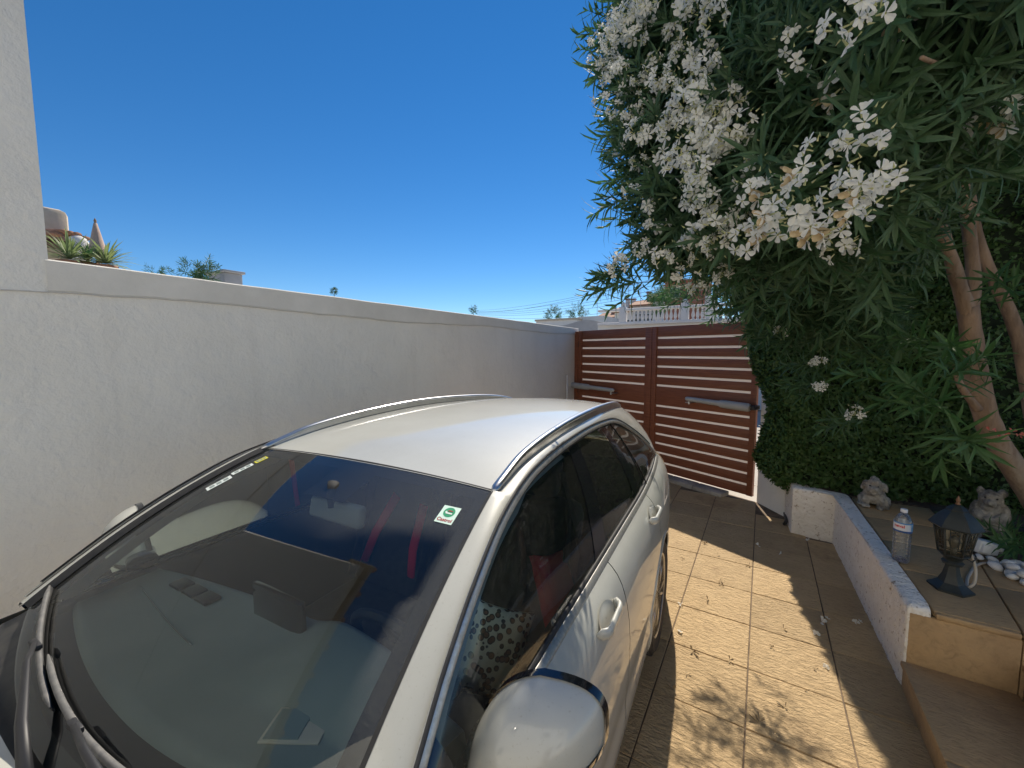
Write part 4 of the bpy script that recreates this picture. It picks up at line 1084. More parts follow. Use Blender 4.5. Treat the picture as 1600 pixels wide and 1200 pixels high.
def frame_from(d, roll):
    d = Vector(d).normalized(); a = Vector((0, 0, 1)) if abs(d.z) < .95 else Vector((1, 0, 0))
    x = d.cross(a).normalized(); y = d.cross(x)
    c, s = math.cos(roll), math.sin(roll)
    return np.array([(x * c + y * s)[:], (-x * s + y * c)[:], d[:]]).T
def place(tmpl, pos, d, s, roll): return (tmpl * s) @ frame_from(d, roll).T + np.array(pos)

tree = thing('oleander_tree', 'large oleander with white flowers leaning over the driveway', 'tree', (1.72, 4.25, .45))
TL = np.array(tree.location)
# stems, read from the photograph at the depth of the planting bed
def path(pl, n=24):
    ks = [(i, *atdepth(*p)) for i, p in enumerate(pl)]
    return [Vector(interp(ks, q)) - tree.location for q in np.linspace(0, len(pl) - 1, n)]
def stem(pl, r0, r1, name='stem', seg=12, par=None):
    pts = path(pl)
    rr = [.84 * (r0 + (r1 - r0) * i / (len(pts) - 1)) * (1 + .12 * noise.noise(p * 9)) for i, p in enumerate(pts)]
    return MB().tube(pts, rr, seg).build(name, mt_bark, par or tree, True)
trunk = stem([(1700, 905, 2.75), (1640, 815, 2.72), (1590, 740, 2.70), (1550, 675, 2.68), (1530, 610, 2.66), (1520, 545, 2.64), (1512, 480, 2.62)], .085, .060, 'trunk', 16)
stem([(1514, 495, 2.62), (1497, 440, 2.6), (1480, 385, 2.55), (1456, 318, 2.5), (1435, 240, 2.4), (1400, 140, 2.3)], .050, .026)
stem([(1513, 500, 2.62), (1521, 440, 2.62), (1514, 360, 2.6), (1504, 280, 2.55), (1495, 180, 2.5), (1480, 60, 2.4)], .048, .026)
stem([(1640, 800, 2.80), (1612, 640, 2.95), (1597, 550, 2.95), (1578, 490, 2.95), (1550, 430, 2.95), (1530, 380, 2.95), (1515, 300, 2.9)], .058, .034)
stem([(1498, 430, 2.6), (1475, 335, 2.55), (1460, 322, 2.5)], .012, .012, 'twig', 8)
stem([(1528, 640, 2.62), (1500, 600, 2.6), (1490, 560, 2.6)], .030, .012, 'twig', 8)
for pl in ([(1400, 140, 2.3), (1300, 110, 2.1), (1180, 130, 2.1), (1050, 120, 2.2)], [(1440, 250, 2.4), (1350, 260, 2.1), (1230, 290, 2.0), (1100, 290, 2.05)], [(1456, 318, 2.5), (1380, 370, 2.3), (1280, 420, 2.3), (1150, 440, 2.4)],
           [(1480, 60, 2.4), (1450, -80, 2.1), (1350, -160, 1.9), (1150, -120, 2.3)], [(1495, 180, 2.5), (1500, 140, 1.9), (1480, 110, 1.4), (1440, 90, 1.05)]):
    stem(pl, .020, .006, 'twig', 8)

# crown: lobes of leafy shoots (pixel + distance gives each lobe its place in the world)
LOBES = [(1018, 70, 2.35, .33), (1030, 180, 2.25, .27), (1040, 270, 2.2, .28), (1070, 335, 2.15, .22), (1065, 372, 2.1, .11), (1130, 60, 2.2, .46), (1130, 200, 2.05, .40), (1150, 320, 2.0, .33),
         (1150, 365, 2.3, .20), (1240, 60, 1.9, .45), (1250, 180, 1.8, .40), (1230, 320, 1.65, .30), (1250, 420, 2.4, .30), (1330, 110, 1.6, .42), (1340, 260, 1.5, .30), (1330, 400, 2.0, .33), (1330, 465, 2.5, .24),
         (1440, 60, 1.35, .36), (1435, 150, 1.6, .32), (1370, 340, 1.95, .20), (1540, 90, 1.5, .42), (1575, 140, 1.75, .34), (1640, 330, 3.3, .45),
         (1300, 230, 2.5, .62), (1150, 180, 2.75, .55), (1450, 230, 3.4, .70), (1600, 130, 3.1, .75), (1250, -90, 2.2, .70), (1060, -90, 2.4, .45), (1450, -130, 1.9, .65), (1650, -60, 2.0, .7), (1165, 405, 2.95, .17), (1210, 435, 2.9, .22)]
Q = []; Qn = []
rs2 = random.Random(5)
cen = atdepth(1400, 200, 2.3)
for (px_, py_, d_, r_) in LOBES:
    c = atdepth(px_, py_, d_); n = int(46 + 620 * r_ ** 2.0)
    for _ in range(n):
        v = Vector((rs2.gauss(0, 1), rs2.gauss(0, 1), rs2.gauss(0, 1))).normalized(); rad = r_ * (rs2.random() ** .45)
        p = c + Vector((v.x, v.y, v.z * .92)) * rad
        # keep a hand's breadth clear of the lens
        if (p - cam_pos).length < .62: continue
        out = (v + (p - cen).normalized() * .5 + Vector((0, 0, rs2.uniform(-.5, .45)))); s = rs2.uniform(.75, 1.15)
        if out.z < -.2: s *= 1.05
        Q.append(place(SPR[rs2.randrange(8)], p - out.normalized() * .10, out, s, rs2.uniform(0, 6.28)))
# drooping shoots along the lower fringe
for k in range(170):
    x = rs2.uniform(1010, 1400); y = 380 + max(0, min(1, (x - 1120) / 80)) * 75 + rs2.uniform(-30, 40); d_ = rs2.uniform(2.1, 2.95)
    if x < 1090: y = rs2.uniform(340, 372); d_ = rs2.uniform(2.0, 2.3)
    p = atdepth(x, y, d_); Q.append(place(SPR[rs2.randrange(8)], p, Vector((rs2.uniform(-.7, .5), rs2.uniform(-.5, .4), -.7 - rs2.random() * .4)), rs2.uniform(.7, 1.1), rs2.uniform(0, 6.28)))
for (x, y, d_, dx) in ((985, 425, 1.95, -1), (975, 415, 2.0, -1), (1000, 405, 2.05, -1), (1015, 432, 2.0, -.8), (1190, 505, 2.8, -.8), (1235, 520, 2.5, -.9), (1260, 540, 2.4, -.9), (1290, 570, 2.3, -1), (1300, 600, 2.3, -1), (1352, 648, 2.1, -1), (1330, 520, 2.4, -.3), (1390, 540, 2.3, -.3)):
    for _ in range(3):
        p = atdepth(x + rs2.uniform(-12, 12), y + rs2.uniform(-10, 10), d_); Q.append(place(SPR[rs2.randrange(8)], p, Vector((dx, rs2.uniform(-.4, .4), rs2.uniform(-.6, .1))), rs2.uniform(.7, 1.0), rs2.uniform(0, 6.28)))
# the tips whose shadows fall on the paving in the foreground
for (sx, sy) in ((1128, 1092), (1140, 1102), (1160, 1110), (1180, 1108), (1190, 1112), (1172, 1128), (1105, 1135), (1112, 1150), (1125, 1165), (1135, 1185), (1150, 1150), (1185, 1145), (1195, 1160), (1225, 1155), (1235, 1170), (1215, 1185), (1262, 1115), (1275, 1130), (1292, 1140), (1300, 1160), (1285, 1170), (1310, 1180), (1175, 1190), (1090, 1190), (1250, 1190)):
    if rs2.random() < .10: continue
    gx, gy = atz(sx, sy, 0)[:2]
    for _ in range(1):
        z = rs2.uniform(2.15, 2.4); p = Vector((gx, gy, 0)) + sun_dir * (z / sun_dir.z); Q.append(place(SPR[rs2.randrange(8)], p, Vector((-.5 + rs2.uniform(-.4, .4), rs2.uniform(-.5, .2), rs2.uniform(-.4, .6))), rs2.uniform(.7, .9), rs2.uniform(0, 6.28)))
A = np.concatenate(Q, 0).reshape(-1, 3) - TL
crown = mk('crown', soup('crown', A, 4), mt_leaf, tree, False); crown['kind'] = 'stuff'
# young bright shoots sprouting from the trunk
Q = []
for (x, y, d_) in ((1475, 545, 1.9), (1500, 560, 2.0), (1455, 600, 1.8), (1490, 640, 1.85), (1470, 625, 1.9), (1440, 560, 2.1), (1570, 560, 2.1), (1590, 600, 2.1), (1480, 660, 1.9), (1590, 470, 2.3)):
    for _ in range(2):
        p = atdepth(x + rs2.uniform(-10, 10), y + rs2.uniform(-10, 10), d_); Q.append(place(SPR[rs2.randrange(8)], p, Vector((rs2.uniform(-1, .2), rs2.uniform(-.6, .2), rs2.uniform(-.25, .5))), rs2.uniform(.95, 1.3), rs2.uniform(0, 6.28)))
A = np.concatenate(Q, 0).reshape(-1, 3) - TL
ys_ = mk('young_shoots', soup('young_shoots', A, 4), mt_leaf2, tree, False); ys_['kind'] = 'stuff'

# flower heads: several five-petalled flowers on a short stalk
def petal(L_, w_, cup):
    """broad asymmetric petal, tip rolled back; 12 quads"""
    xs = [.10, .38, .66, .88, 1.0]; wd = [.16, .58, .98, .86, .30]; out = []
    def P(i, s):
        x = xs[i]; wv = s * w_ / 2 * wd[i]
        return (L_ * x, wv + .16 * w_ * x * x, L_ * (cup * x ** 1.4 - .55 * max(0, x - .6) ** 1.5) + .22 * w_ * (s * s - .4) * wd[i] + .05 * w_ * s * math.sin(5 * x))
    for i in range(4):
        for k in range(3):
            a_, b_ = -1 + 2 * k / 3, -1 + 2 * (k + 1) / 3
            out.append([P(i, a_), P(i + 1, a_), P(i + 1, b_), P(i, b_)])
    return np.array(out)
def flower_head(seed, nf):
    r = random.Random(seed); V = []; B = []; old = []
    for k in range(nf):
        wilt = r.random() < .09; old += [2 if wilt else 0] * 60
        d = Vector((r.gauss(0, 1), r.gauss(0, 1), r.gauss(.35, .8))).normalized(); p = d * r.uniform(.030, .070); Fm = frame_from((d + Vector((0, -.5, -.1))).normalized(), r.uniform(0, 6.28)); sz = r.uniform(.85, 1.15)
        for j in range(5):
            V.append(((petal(.0285 * sz * r.uniform(.88, 1.1), .0185 * sz * r.uniform(.8, 1.25), r.uniform(.8, 1.7) if wilt else r.uniform(-.05, .65)) @ rotm('X', r.uniform(-.3, .3)).T @ rotm('Z', j * 1.2566 + r.uniform(-.22, .22)).T) @ Fm.T) + np.array(p))
        w_ = .0022; z0 = -.022
        tub = np.array([[[w_, 0, z0], [0, w_, z0], [0, w_ * 1.6, 0.002], [w_ * 1.6, 0, 0.002]], [[0, w_, z0], [-w_, 0, z0], [-w_ * 1.6, 0, .002], [0, w_ * 1.6, .002]], [[-w_, 0, z0], [0, -w_, z0], [0, -w_ * 1.6, .002], [-w_ * 1.6, 0, .002]], [[0, -w_, z0], [w_, 0, z0], [w_ * 1.6, 0, .002], [0, -w_ * 1.6, .002]]])
        B.append((tub @ Fm.T) + np.array(p))
    for k in range(7):     # buds
        d = Vector((r.gauss(0, 1), r.gauss(0, 1), r.gauss(.6, .6))).normalized(); Fm = frame_from(d, 0); p = np.array(d * r.uniform(.045, .085)); w_ = .0035
        q = np.array([[[w_, 0, 0], [0, w_, 0], [0, 0, .018], [0, 0, .018]], [[0, w_, 0], [-w_, 0, 0], [0, 0, .018], [0, 0, .018]], [[-w_, 0, 0], [0, -w_, 0], [0, 0, .018], [0, 0, .018]], [[0, -w_, 0], [w_, 0, 0], [0, 0, .018], [0, 0, .018]]])
        q[:, 3, 0] += .0004; B.append((q @ Fm.T) + p)
    me = bpy.data.meshes.new('flower_head')
    V = np.concatenate(V, 0).reshape(-1, 3); Bq = np.concatenate(B, 0).reshape(-1, 3)
    me = soup('flower_head', np.concatenate([V, Bq], 0), 4)
    me.materials.append(mt_petal); me.materials.append(mt_bud); me.materials.append(mt_wilt)
    mi = np.zeros(len(me.polygons), dtype=np.int32); mi[len(V) // 4:] = 1; mi[:len(old)] = old; me.polygons.foreach_set('material_index', mi); return me
HEADS = [flower_head(100 + k, n) for k, n in enumerate((8, 10, 7, 11, 9, 6, 3, 4, 5))]
FL = [(935, 60, 2.2), (950, 110, 2.2), (940, 160, 2.15), (985, 60, 2.1), (1000, 25, 2.1), (1020, 100, 2.0), (1050, 50, 2.0), (1075, 20, 2.0), (975, 185, 2.1), (1062, 85, 1.85), (1100, 75, 1.8), (1035, 135, 1.9), (1085, 110, 1.8), (965, 235, 2.1), (1000, 255, 2.0), (985, 300, 2.05),
      (1010, 322, 1.95), (1085, 190, 1.6), (1070, 165, 1.65), (1102, 215, 1.55), (1075, 232, 1.6), (1060, 262, 1.65), (1090, 270, 1.55), (1085, 300, 1.6), (1108, 318, 1.6), (1078, 135, 1.7), (1132, 225, 1.5), (1170, 270, 1.5), (1025, 360, 1.9), (1000, 392, 1.9), (968, 416, 1.85), (1030, 405, 1.85), (1062, 395, 1.8),
      (1092, 370, 1.7), (1110, 352, 1.6), (1122, 388, 1.65), (1132, 430, 1.9), (1066, 430, 1.9), (1092, 452, 2.0), (925, 100, 2.3), (1125, 20, 1.9), (1045, 190, 1.8), (1015, 215, 1.95), (1000, 140, 2.1), (960, 30, 2.2),
      (1240, 60, 1.35), (1268, 38, 1.25), (1345, 22, 1.0), (1318, 42, 1.02), (1378, 12, 1.0), (1240, 110, 1.4), (1322, 124, 1.3), (1346, 208, 1.05), (1362, 236, 1.02), (1283, 236, 1.1), (1268, 266, 1.1), (1180, 300, 1.35), (1215, 292, 1.35), (1250, 300, 1.2), (1226, 326, 1.2), (1202, 350, 1.25), (1240, 342, 1.2),
      (1166, 370, 1.4), (1190, 380, 1.3), (1216, 358, 1.25), (1266, 345, 1.15), (1312, 308, 1.05), (1340, 290, 1.0), (1366, 282, 1.0), (1400, 295, .98), (1380, 312, 1.0), (1350, 322, 1.02), (1320, 346, 1.05), (1290, 352, 1.1), (1305, 392, 1.5), (1552, 186, 1.2), (1590, 168, 1.2), (1530, 236, 1.4), (1425, 20, 1.2),
      (1220, 522, 2.45), (1278, 568, 2.3), (1282, 606, 2.25), (1338, 648, 2.05), (1150, 130, 1.8), (1180, 60, 1.8), (1150, 350, 1.6), (1100, 405, 1.8)]
for k in range(92):     # the sunny left flank is thick with bloom
    x = 925 + 225 * rs2.random() ** 1.5; y = rs2.uniform(-20, 330)
    if x < 930 + max(0, y - 60) * .22 + 8 or rs2.random() < (x - 1050) / 160: continue
    FL.append((x, y, 2.12 - (x - 930) * .0026 + rs2.uniform(-.08, .10)))
for (x, y, d_) in FL:
    if d_ < 1.45 and rs2.random() < .05: continue
    o = bpy.data.objects.new('flower_head', HEADS[rs2.randrange(6) if d_ > 1.45 else rs2.randrange(6, 9)]); link(o, tree); o['kind'] = 'stuff'
    p = atdepth(x, y, d_ * rs2.uniform(.97, 1.03)); o.location = p - tree.location
    o.rotation_euler = (rs2.uniform(-.5, .5), rs2.uniform(-.5, .5), rs2.uniform(-.6, .6)); s = rs2.uniform(.8, 1.1) if d_ < 1.75 else rs2.uniform(.62, .92)
    if y > 500: s *= .8
    if d_ < 1.2: s *= .88
    o.scale = (s, s, s)

# ------------------------------------------------------------------ clipped hedge behind the planter
hedge = thing('hedge', 'dense dark green clipped hedge beside the gate', 'hedge', (1.6, 5.3, .45))
def hxl(z): return float(interp([(.30, .30), (.45, .10), (.62, .0), (.9, .06), (1.16, .10), (1.45, .0), (1.75, -.09), (2.3, -.13), (2.75, -.14), (3.2, -.18), (4.3, -.18)], z)[0])
def hyf(x, z): return 4.80 + .10 * noise.noise(Vector((x * 1.7, z * 1.7, 0))) + .05 * noise.noise(Vector((x * 5, z * 5, 2))) + .05 * max(0, x - 1) - .03 * math.sin(z * 2.2) + (.28 * max(0, .75 - z) / .35) ** 2 + (.12 * max(0, z - 3.0))
def hp(s, z, inset=0.0):
    """s: 0..1 wraps round the near corner: left side face then the front"""
    xl = hxl(z) + inset; r = .28
    if s < .16:
        q = s / .16; y = 5.62 - q * (5.62 - 4.80 - r); return Vector((xl + .16 * (1 - q) ** 2, y, z)), Vector((-1, 0, 0))
    if s < .26:
        a = (s - .16) / .10 * math.pi / 2; return Vector((xl + r - r * math.cos(a), hyf(xl + r, z) + inset + r - r * math.sin(a), z)), Vector((-math.cos(a), -math.sin(a), 0))
    x = xl + r + (s - .26) / .74 * (4.3 - xl - r); return Vector((x, hyf(x, z) + inset, z)), Vector((0, -1, 0))
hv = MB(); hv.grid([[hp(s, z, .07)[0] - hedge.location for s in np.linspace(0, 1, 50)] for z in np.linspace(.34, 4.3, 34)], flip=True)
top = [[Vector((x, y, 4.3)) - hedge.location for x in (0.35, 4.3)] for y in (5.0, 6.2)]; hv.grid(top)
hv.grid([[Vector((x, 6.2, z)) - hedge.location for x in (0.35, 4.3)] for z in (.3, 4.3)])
hv.build('shade_core', mt_core, hedge, True)  # near-black hull, coloured to stand for the shade inside the hedge
def tuft(rs):
    out = []
    for k in range(3):
        L_ = rs.uniform(.022, .045); w_ = rs.uniform(.006, .010); R_ = rotm('Z', rs.uniform(0, 6.28)) @ rotm('Y', rs.uniform(-1.2, .1))
        out.append(np.array([[0, -w_ * .4, 0], [L_ * .6, -w_, 0], [L_, 0, 0], [L_ * .5, w_, 0.004]]) @ R_.T)
    return np.array(out)
TU = [tuft(rs2) for _ in range(12)]; Q = []
for k in range(42000):
    s = rs2.random(); s = s if rs2.random() > .45 else rs2.uniform(0, .5)
    z = rs2.uniform(.33, 4.3); ins = rs2.uniform(-.035, .06)
    p, n_ = hp(s, z, ins); n_ = n_ + Vector((rs2.uniform(-.5, .5), rs2.uniform(-.5, .5), rs2.uniform(.0, .9)))
    Q.append(place(TU[k % 12], p, n_, rs2.uniform(.8, 1.5), rs2.uniform(0, 6.28)))
A = np.concatenate(Q, 0).reshape(-1, 3) - np.array(hedge.location)
hf = mk('foliage', soup('foliage', A, 4), mt_hedge, hedge, False); hf['kind'] = 'stuff'

# low leafy plant by the bear statue and a red bloom at the right edge
def bush(name, label, cat, base, shoots, mat, s0=1.0):
    root = thing(name, label, cat, base); Q = []
    for (dx, dy, dz) in shoots:
        Q.append(place(SPR[rs2.randrange(8)], (dx * .2, dy * .2, .02), Vector((dx, dy, dz)), s0 * rs2.uniform(.9, 1.3), rs2.uniform(0, 6.28)))
    o = mk('leaves', soup('leaves', np.concatenate(Q, 0).reshape(-1, 3), 4), mat, root, False); o['kind'] = 'stuff'
    return root
bush('leafy_plant', 'low green leafy plant right of the seated bear statue', 'plant', (1.62, 3.98, .455), [(rs2.uniform(-1, 1), rs2.uniform(-1, 1), rs2.uniform(.1, .8)) for _ in range(12)], mt_leaf2, 1.0)
rp = thing('red_flower', 'small pinkish red flower spike beside the tree trunk', 'flower', tuple(atdepth(1592, 676, 2.2)))
Q = []
for k in range(16):
    V_ = petal(.022, .014, .3); Q.append(place(V_, (-.11 + k * .011, rs2.uniform(-.008, .008), .01 * math.sin(k) - .0008 * k), Vector((rs2.uniform(-1, 1), -1, rs2.uniform(-.3, 1))), 1.0, rs2.uniform(0, 6.28)))
mk('petals', soup('petals', np.concatenate(Q, 0).reshape(-1, 3), 4), M('red_petal', (.50, .08, .07), .6, (.55, .20, .15), 40, transl=.25), rp)
MB().tube([(-.11, 0, -.005), (0, .01, -.012), (.12, .05, -.04), (.20, .12, -.10)], .004, 6).build('stalk', mt_twig, rp, True)
# ------------------------------------------------------------------ things on the planter ledge
ZT = .449
# lantern: six-sided pedestal lamp, leaning a little
mt_iron = M('black_iron', (.016, .020, .018), .5, (.035, .040, .036), 14, bump=.3, bscale=60, bdist=.002)
mt_pane = glass('lantern_glass', (.95, .93, .86), refl=1.0, dust=.08, dcol=(.50, .43, .30), dscale=40, dlo=.3, dhi=.8)
lamp = thing('garden_lantern', 'black six-sided garden lantern standing on the planter ledge', 'lantern', (.952, 3.155, ZT), .25)
lamp.scale = (.9, .9, .97)
H = math.pi / 6
b = MB(); b.lathe([(.0, 0), (.105, 0), (.105, .012), (.088, .022), (.060, .045), (.042, .085), (.033, .125), (.030, .15)], 6, a0=H); b.build('pedestal', mt_iron, lamp, 25)
b = MB(); b.lathe([(.030, .145), (.048, .150), (.052, .165), (.040, .175), (.046, .19), (.062, .205), (.0, .208)], 12, a0=H); b.build('collar', mt_iron, lamp, 30)
r0, r1, z0, z1 = .068, .096, .212, .375
for k in range(6):
    a = H + k * math.pi / 3; a2 = a + math.pi / 3
    A0, A1 = Vector((r0 * math.cos(a), r0 * math.sin(a), z0)), Vector((r1 * math.cos(a), r1 * math.sin(a), z1))
    B0, B1 = Vector((r0 * math.cos(a2), r0 * math.sin(a2), z0)), Vector((r1 * math.cos(a2), r1 * math.sin(a2), z1))
    MB().tube([A0, A1], .0048, 6).build('corner_post', mt_iron, lamp, True)
    pn = MB(); pn.add([A0.lerp(B0, .04), A0.lerp(B0, .96), A1.lerp(B1, .96), A1.lerp(B1, .04)], [(0, 1, 2, 3)]); po_ = pn.build('pane', mt_pane, lamp)
    def pp_(s, t_): return A0.lerp(B0, s).lerp(A1.lerp(B1, s), t_) * 1.004
    g_ = MB()
    for (s0, t0, s1, t1) in ((.0, .30, 1, .30), (.28, .30, .28, .86), (.72, .30, .72, .86), (.28, .86, .72, .86)): g_.tube([pp_(s0, t0), pp_(s1, t1)], .0024, 5)
    g_.tube([A0, B0], .005, 6); g_.tube([A1, B1], .005, 6); g_.build('glazing_bars', mt_iron, po_, True)
b = MB(); b.lathe([(.118, .372), (.122, .380), (.112, .392), (.088, .428), (.060, .458), (.048, .468), (.050, .474), (.040, .484), (.022, .498), (.012, .503), (.0, .504)], 6, a0=H); b.build('roof', mt_iron, lamp, 25)
b = MB(); b.lathe([(.010, .500), (.013, .508), (.007, .514), (.010, .522), (.011, .530), (.006, .545), (.0, .556)], 10); b.build('finial', M('finial_bronze', (.20, .11, .06), .5, metal=.4), lamp, True)
b = MB(); b.lathe([(.016, .208), (.016, .24), (.013, .245), (.022, .262), (.027, .285), (.022, .305), (.010, .315), (.0, .317)], 14); b.build('bulb', M('dead_bulb', (.10, .10, .09), .25), lamp, True)
b = MB(); b.tube([(.045, -.02, .20), (.075, -.03, .185), (.10, -.02, .205), (.095, -.01, .225)], .004, 6); b.build('scroll', mt_iron, lamp, True)
# cable from the lantern
cb = [Vector((1.03, 3.20, .66)), Vector((1.055, 3.20, .58)), Vector((1.05, 3.18, .50)), Vector((1.03, 3.20, .462)), Vector((1.10, 3.40, .456)), Vector((1.22, 3.62, .456)), Vector((1.42, 3.72, .457)), Vector((1.62, 3.74, .458))]
o = MB().tube([Vector(interp([(i, *p) for i, p in enumerate(cb)], q)) for q in np.linspace(0, 7, 50)], .0075, 8).build('lamp_cable', M('cable_beige', (.42, .38, .32), .6), None, True)
tag(o, 'beige flexible cable running from the lantern over the ledge', 'cable')

# water bottle, 1.5 l, label near the top
mt_pet = glass('clear_plastic', (.95, .97, .98), refl=1.8, dust=.22, dcol=(.75, .78, .8), dscale=22, dlo=.35, dhi=.75)  # pale diffuse film imitates the highlights on the clear plastic
bot = thing('water_bottle', 'clear plastic water bottle with white cap standing on the planter ledge', 'bottle', (.795, 3.40, ZT), -.2)
pf = [(.0, .012), (.026, .006), (.036, 0), (.042, .012), (.043, .03)]
z = .03
while z < .19: pf += [(.0435, z + .006), (.0405, z + .013), (.0435, z + .02)]; z += .023
pf += [(.044, .212), (.0435, .262), (.041, .278), (.034, .296), (.022, .314), (.0145, .324), (.0145, .338)]
b = MB(); b.lathe(pf, 36); b.build('bottle_body', mt_pet, bot, True)
b = MB(); b.lathe([(.0, .012), (.024, .007), (.033, .004), (.038, .016), (.0385, .022), (.0, .024)], 24); b.build('base_tint', glass('blue_base', (.25, .32, .75), 1.0, dust=.15, dcol=(.10, .14, .5)), bot, True)
b = MB(); b.lathe([(.0175, .326), (.0175, .343), (.016, .346), (.0, .346)], 20); b.build('cap', M('cap_white', (.80, .80, .82), .4), bot, 40)
b = MB(); b.lathe([(.0447, .205), (.0449, .235), (.0447, .266)], 40); b.f = b.f[:-2]; b.build('label_band', M('label_white', (.78, .80, .84), .45), bot, True)
for za, zb_, c_ in ((.205, .216, (.02, .09, .30)), (.258, .266, (.10, .30, .62))):
    b = MB(); b.lathe([(.0451, za), (.0453, (za + zb_) / 2), (.0451, zb_)], 40); b.f = b.f[:-2]; b.build('label_stripe', M('label_blue', c_, .45), bot, True)
b = MB(); rows = [[(.0454 * math.cos(a), .0454 * math.sin(a), z) for a in np.linspace(-.65, .35, 8)] for z in (.217, .256)]
b.grid(rows, flip=True); b.build('label_picture', M('label_sea', (.05, .22, .42), .45, (.25, .5, .7), 60), bot, True)
def wrap_text(txt, size, r, zc, a_c, mat, parent):
    cu = bpy.data.curves.new('t', 'FONT'); cu.body = txt; cu.size = size; cu.align_x = 'CENTER'; cu.align_y = 'CENTER'; cu.offset = .0006
    to = bpy.data.objects.new('t', cu); COL.objects.link(to)
    me = bpy.data.meshes.new_from_object(to.evaluated_get(bpy.context.evaluated_depsgraph_get())); COL.objects.unlink(to); bpy.data.objects.remove(to)
    for v in me.vertices:
        a = a_c + v.co.x / r; v.co = Vector((r * math.cos(a), r * math.sin(a), zc + v.co.y))
    me.materials.clear(); return mk('lettering', me, mat, parent)
wrap_text('neval', .026, .0462, .243, math.radians(-113), M('label_red', (.62, .015, .03), .5), bot)

# statues
mt_stone = M('weathered_stone', (.34, .32, .28), .95, (.16, .15, .13), 14, bump=1.0, bscale=45, bdist=.012, stain=(.07, .065, .055), sscale=7, slo=.5, shi=.7)
mt_stone2 = M('pale_weathered_stone', (.44, .41, .35), .95, (.20, .18, .15), 16, bump=1.0, bscale=50, bdist=.012, stain=(.10, .085, .06), sscale=8, slo=.52, shi=.7)
def blob(name, parts, mat, parent, voxel=.006, rough=.006, rscale=28):
    bm = bmesh.new()
    for (c, r, rot) in parts:
        Mx = Matrix.Translation(Vector(c)) @ Matrix.Rotation(rot[2], 4, 'Z') @ Matrix.Rotation(rot[1], 4, 'Y') @ Matrix.Rotation(rot[0], 4, 'X') @ Matrix.Diagonal((r[0], r[1], r[2], 1))
        bmesh.ops.create_icosphere(bm, subdivisions=3, radius=1, matrix=Mx)
    me = bpy.data.meshes.new(name); bm.to_mesh(me); bm.free()
    o = bpy.data.objects.new(name, me); COL.objects.link(o)
    md = o.modifiers.new('r', 'REMESH'); md.mode = 'VOXEL'; md.voxel_size = voxel
    s_ = o.modifiers.new('s', 'SMOOTH'); s_.iterations = 3; s_.factor = .6
    me2 = bpy.data.meshes.new_from_object(o.evaluated_get(bpy.context.evaluated_depsgraph_get())); bpy.data.objects.remove(o)
    me2.name = name
    for v in me2.vertices:
        p = v.co; d = noise.fractal(p * rscale, 1.0, 2.0, 4) * rough; v.co = p + Vector(v.normal) * d
    return mk(name, me2, mat, parent, True)
O0 = (0, 0, 0)
dog = thing('dog_statue', 'small weathered stone dog statue at the far end of the ledge', 'statue', (.855, 4.50, ZT), math.radians(-12))
# faces -y (towards the camera); sitting, shaggy, head up
dp = [((0, .06, .095), (.075, .095, .080), (math.radians(-35), 0, 0)), ((0, .0, .115), (.066, .062, .085), O0), ((.0, .09, .06), (.088, .078, .062), O0),
      ((-.045, -.035, .055), (.024, .026, .060), O0), ((.045, -.035, .055), (.024, .026, .060), O0), ((-.047, -.055, .016), (.027, .036, .017), O0), ((.047, -.055, .016), (.027, .036, .017), O0),
      ((-.075, .06, .045), (.034, .062, .045), O0), ((.075, .06, .045), (.034, .062, .045), O0), ((-.08, .0, .015), (.024, .045, .015), O0), ((.08, .0, .015), (.024, .045, .015), O0),
      ((0, -.02, .190), (.064, .060, .056), O0), ((0, -.045, .225), (.046, .036, .026), O0), ((0, -.080, .172), (.036, .034, .028), O0), ((0, -.108, .180), (.013, .010, .010), O0), ((0, -.075, .148), (.026, .024, .022), O0),
      ((-.066, -.005, .185), (.018, .028, .046), (0, .35, 0)), ((.066, -.005, .185), (.018, .028, .046), (0, -.35, 0)), ((0, .005, .245), (.030, .030, .022), O0), ((0, .165, .05), (.022, .05, .022), (.5, 0, 0)), ((0, -.03, .135), (.055, .045, .045), O0)]
blob('dog_body', dp, mt_stone2, dog, .0055, .009, 34)
for s_ in (-1, 1): MB().lathe([(0, -.006), (.006, -.003), (.006, .003), (0, .006)], 8, (.026 * s_, -.077, .200)).build('eye', mt_black, dog, True)
bear = thing('bear_statue', 'grey stone seated bear statue with folded paws behind the lantern', 'statue', (1.415, 4.16, ZT), math.radians(-18))
bp_ = [((0, .02, .14), (.098, .085, .150), O0), ((0, -.02, .10), (.092, .075, .090), O0), ((0, .0, .28), (.075, .068, .062), O0), ((0, -.065, .265), (.038, .034, .028), O0), ((0, -.098, .272), (.017, .014, .018), O0),
       ((-.060, .01, .325), (.027, .018, .030), O0), ((.060, .01, .325), (.030, .018, .028), O0), ((-.060, -.055, .165), (.030, .050, .034), (.4, 0, .6)), ((.060, -.055, .165), (.030, .050, .034), (.4, 0, -.6)), ((0, -.090, .150), (.036, .022, .026), O0),
       ((-.082, -.01, .19), (.034, .036, .070), (0, .2, 0)), ((.082, -.01, .19), (.034, .036, .070), (0, -.2, 0)), ((-.075, -.085, .035), (.042, .070, .036), (0, 0, .25)), ((.075, -.085, .035), (.042, .070, .036), (0, 0, -.25)), ((0, .03, .03), (.105, .09, .035), O0), ((0, -.02, .225), (.06, .05, .03), O0), ((0, -.045, .305), (.045, .030, .020), O0)]
bear.scale = (.84, .9, 1.03)
blob('bear_body', bp_, mt_stone, bear, .006, .007, 26)
for s_ in (-1, 1): MB().lathe([(0, -.007), (.007, -.003), (.007, .003), (0, .007)], 8, (.033 * s_, -.066, .297)).build('eye', mt_black, bear, True)

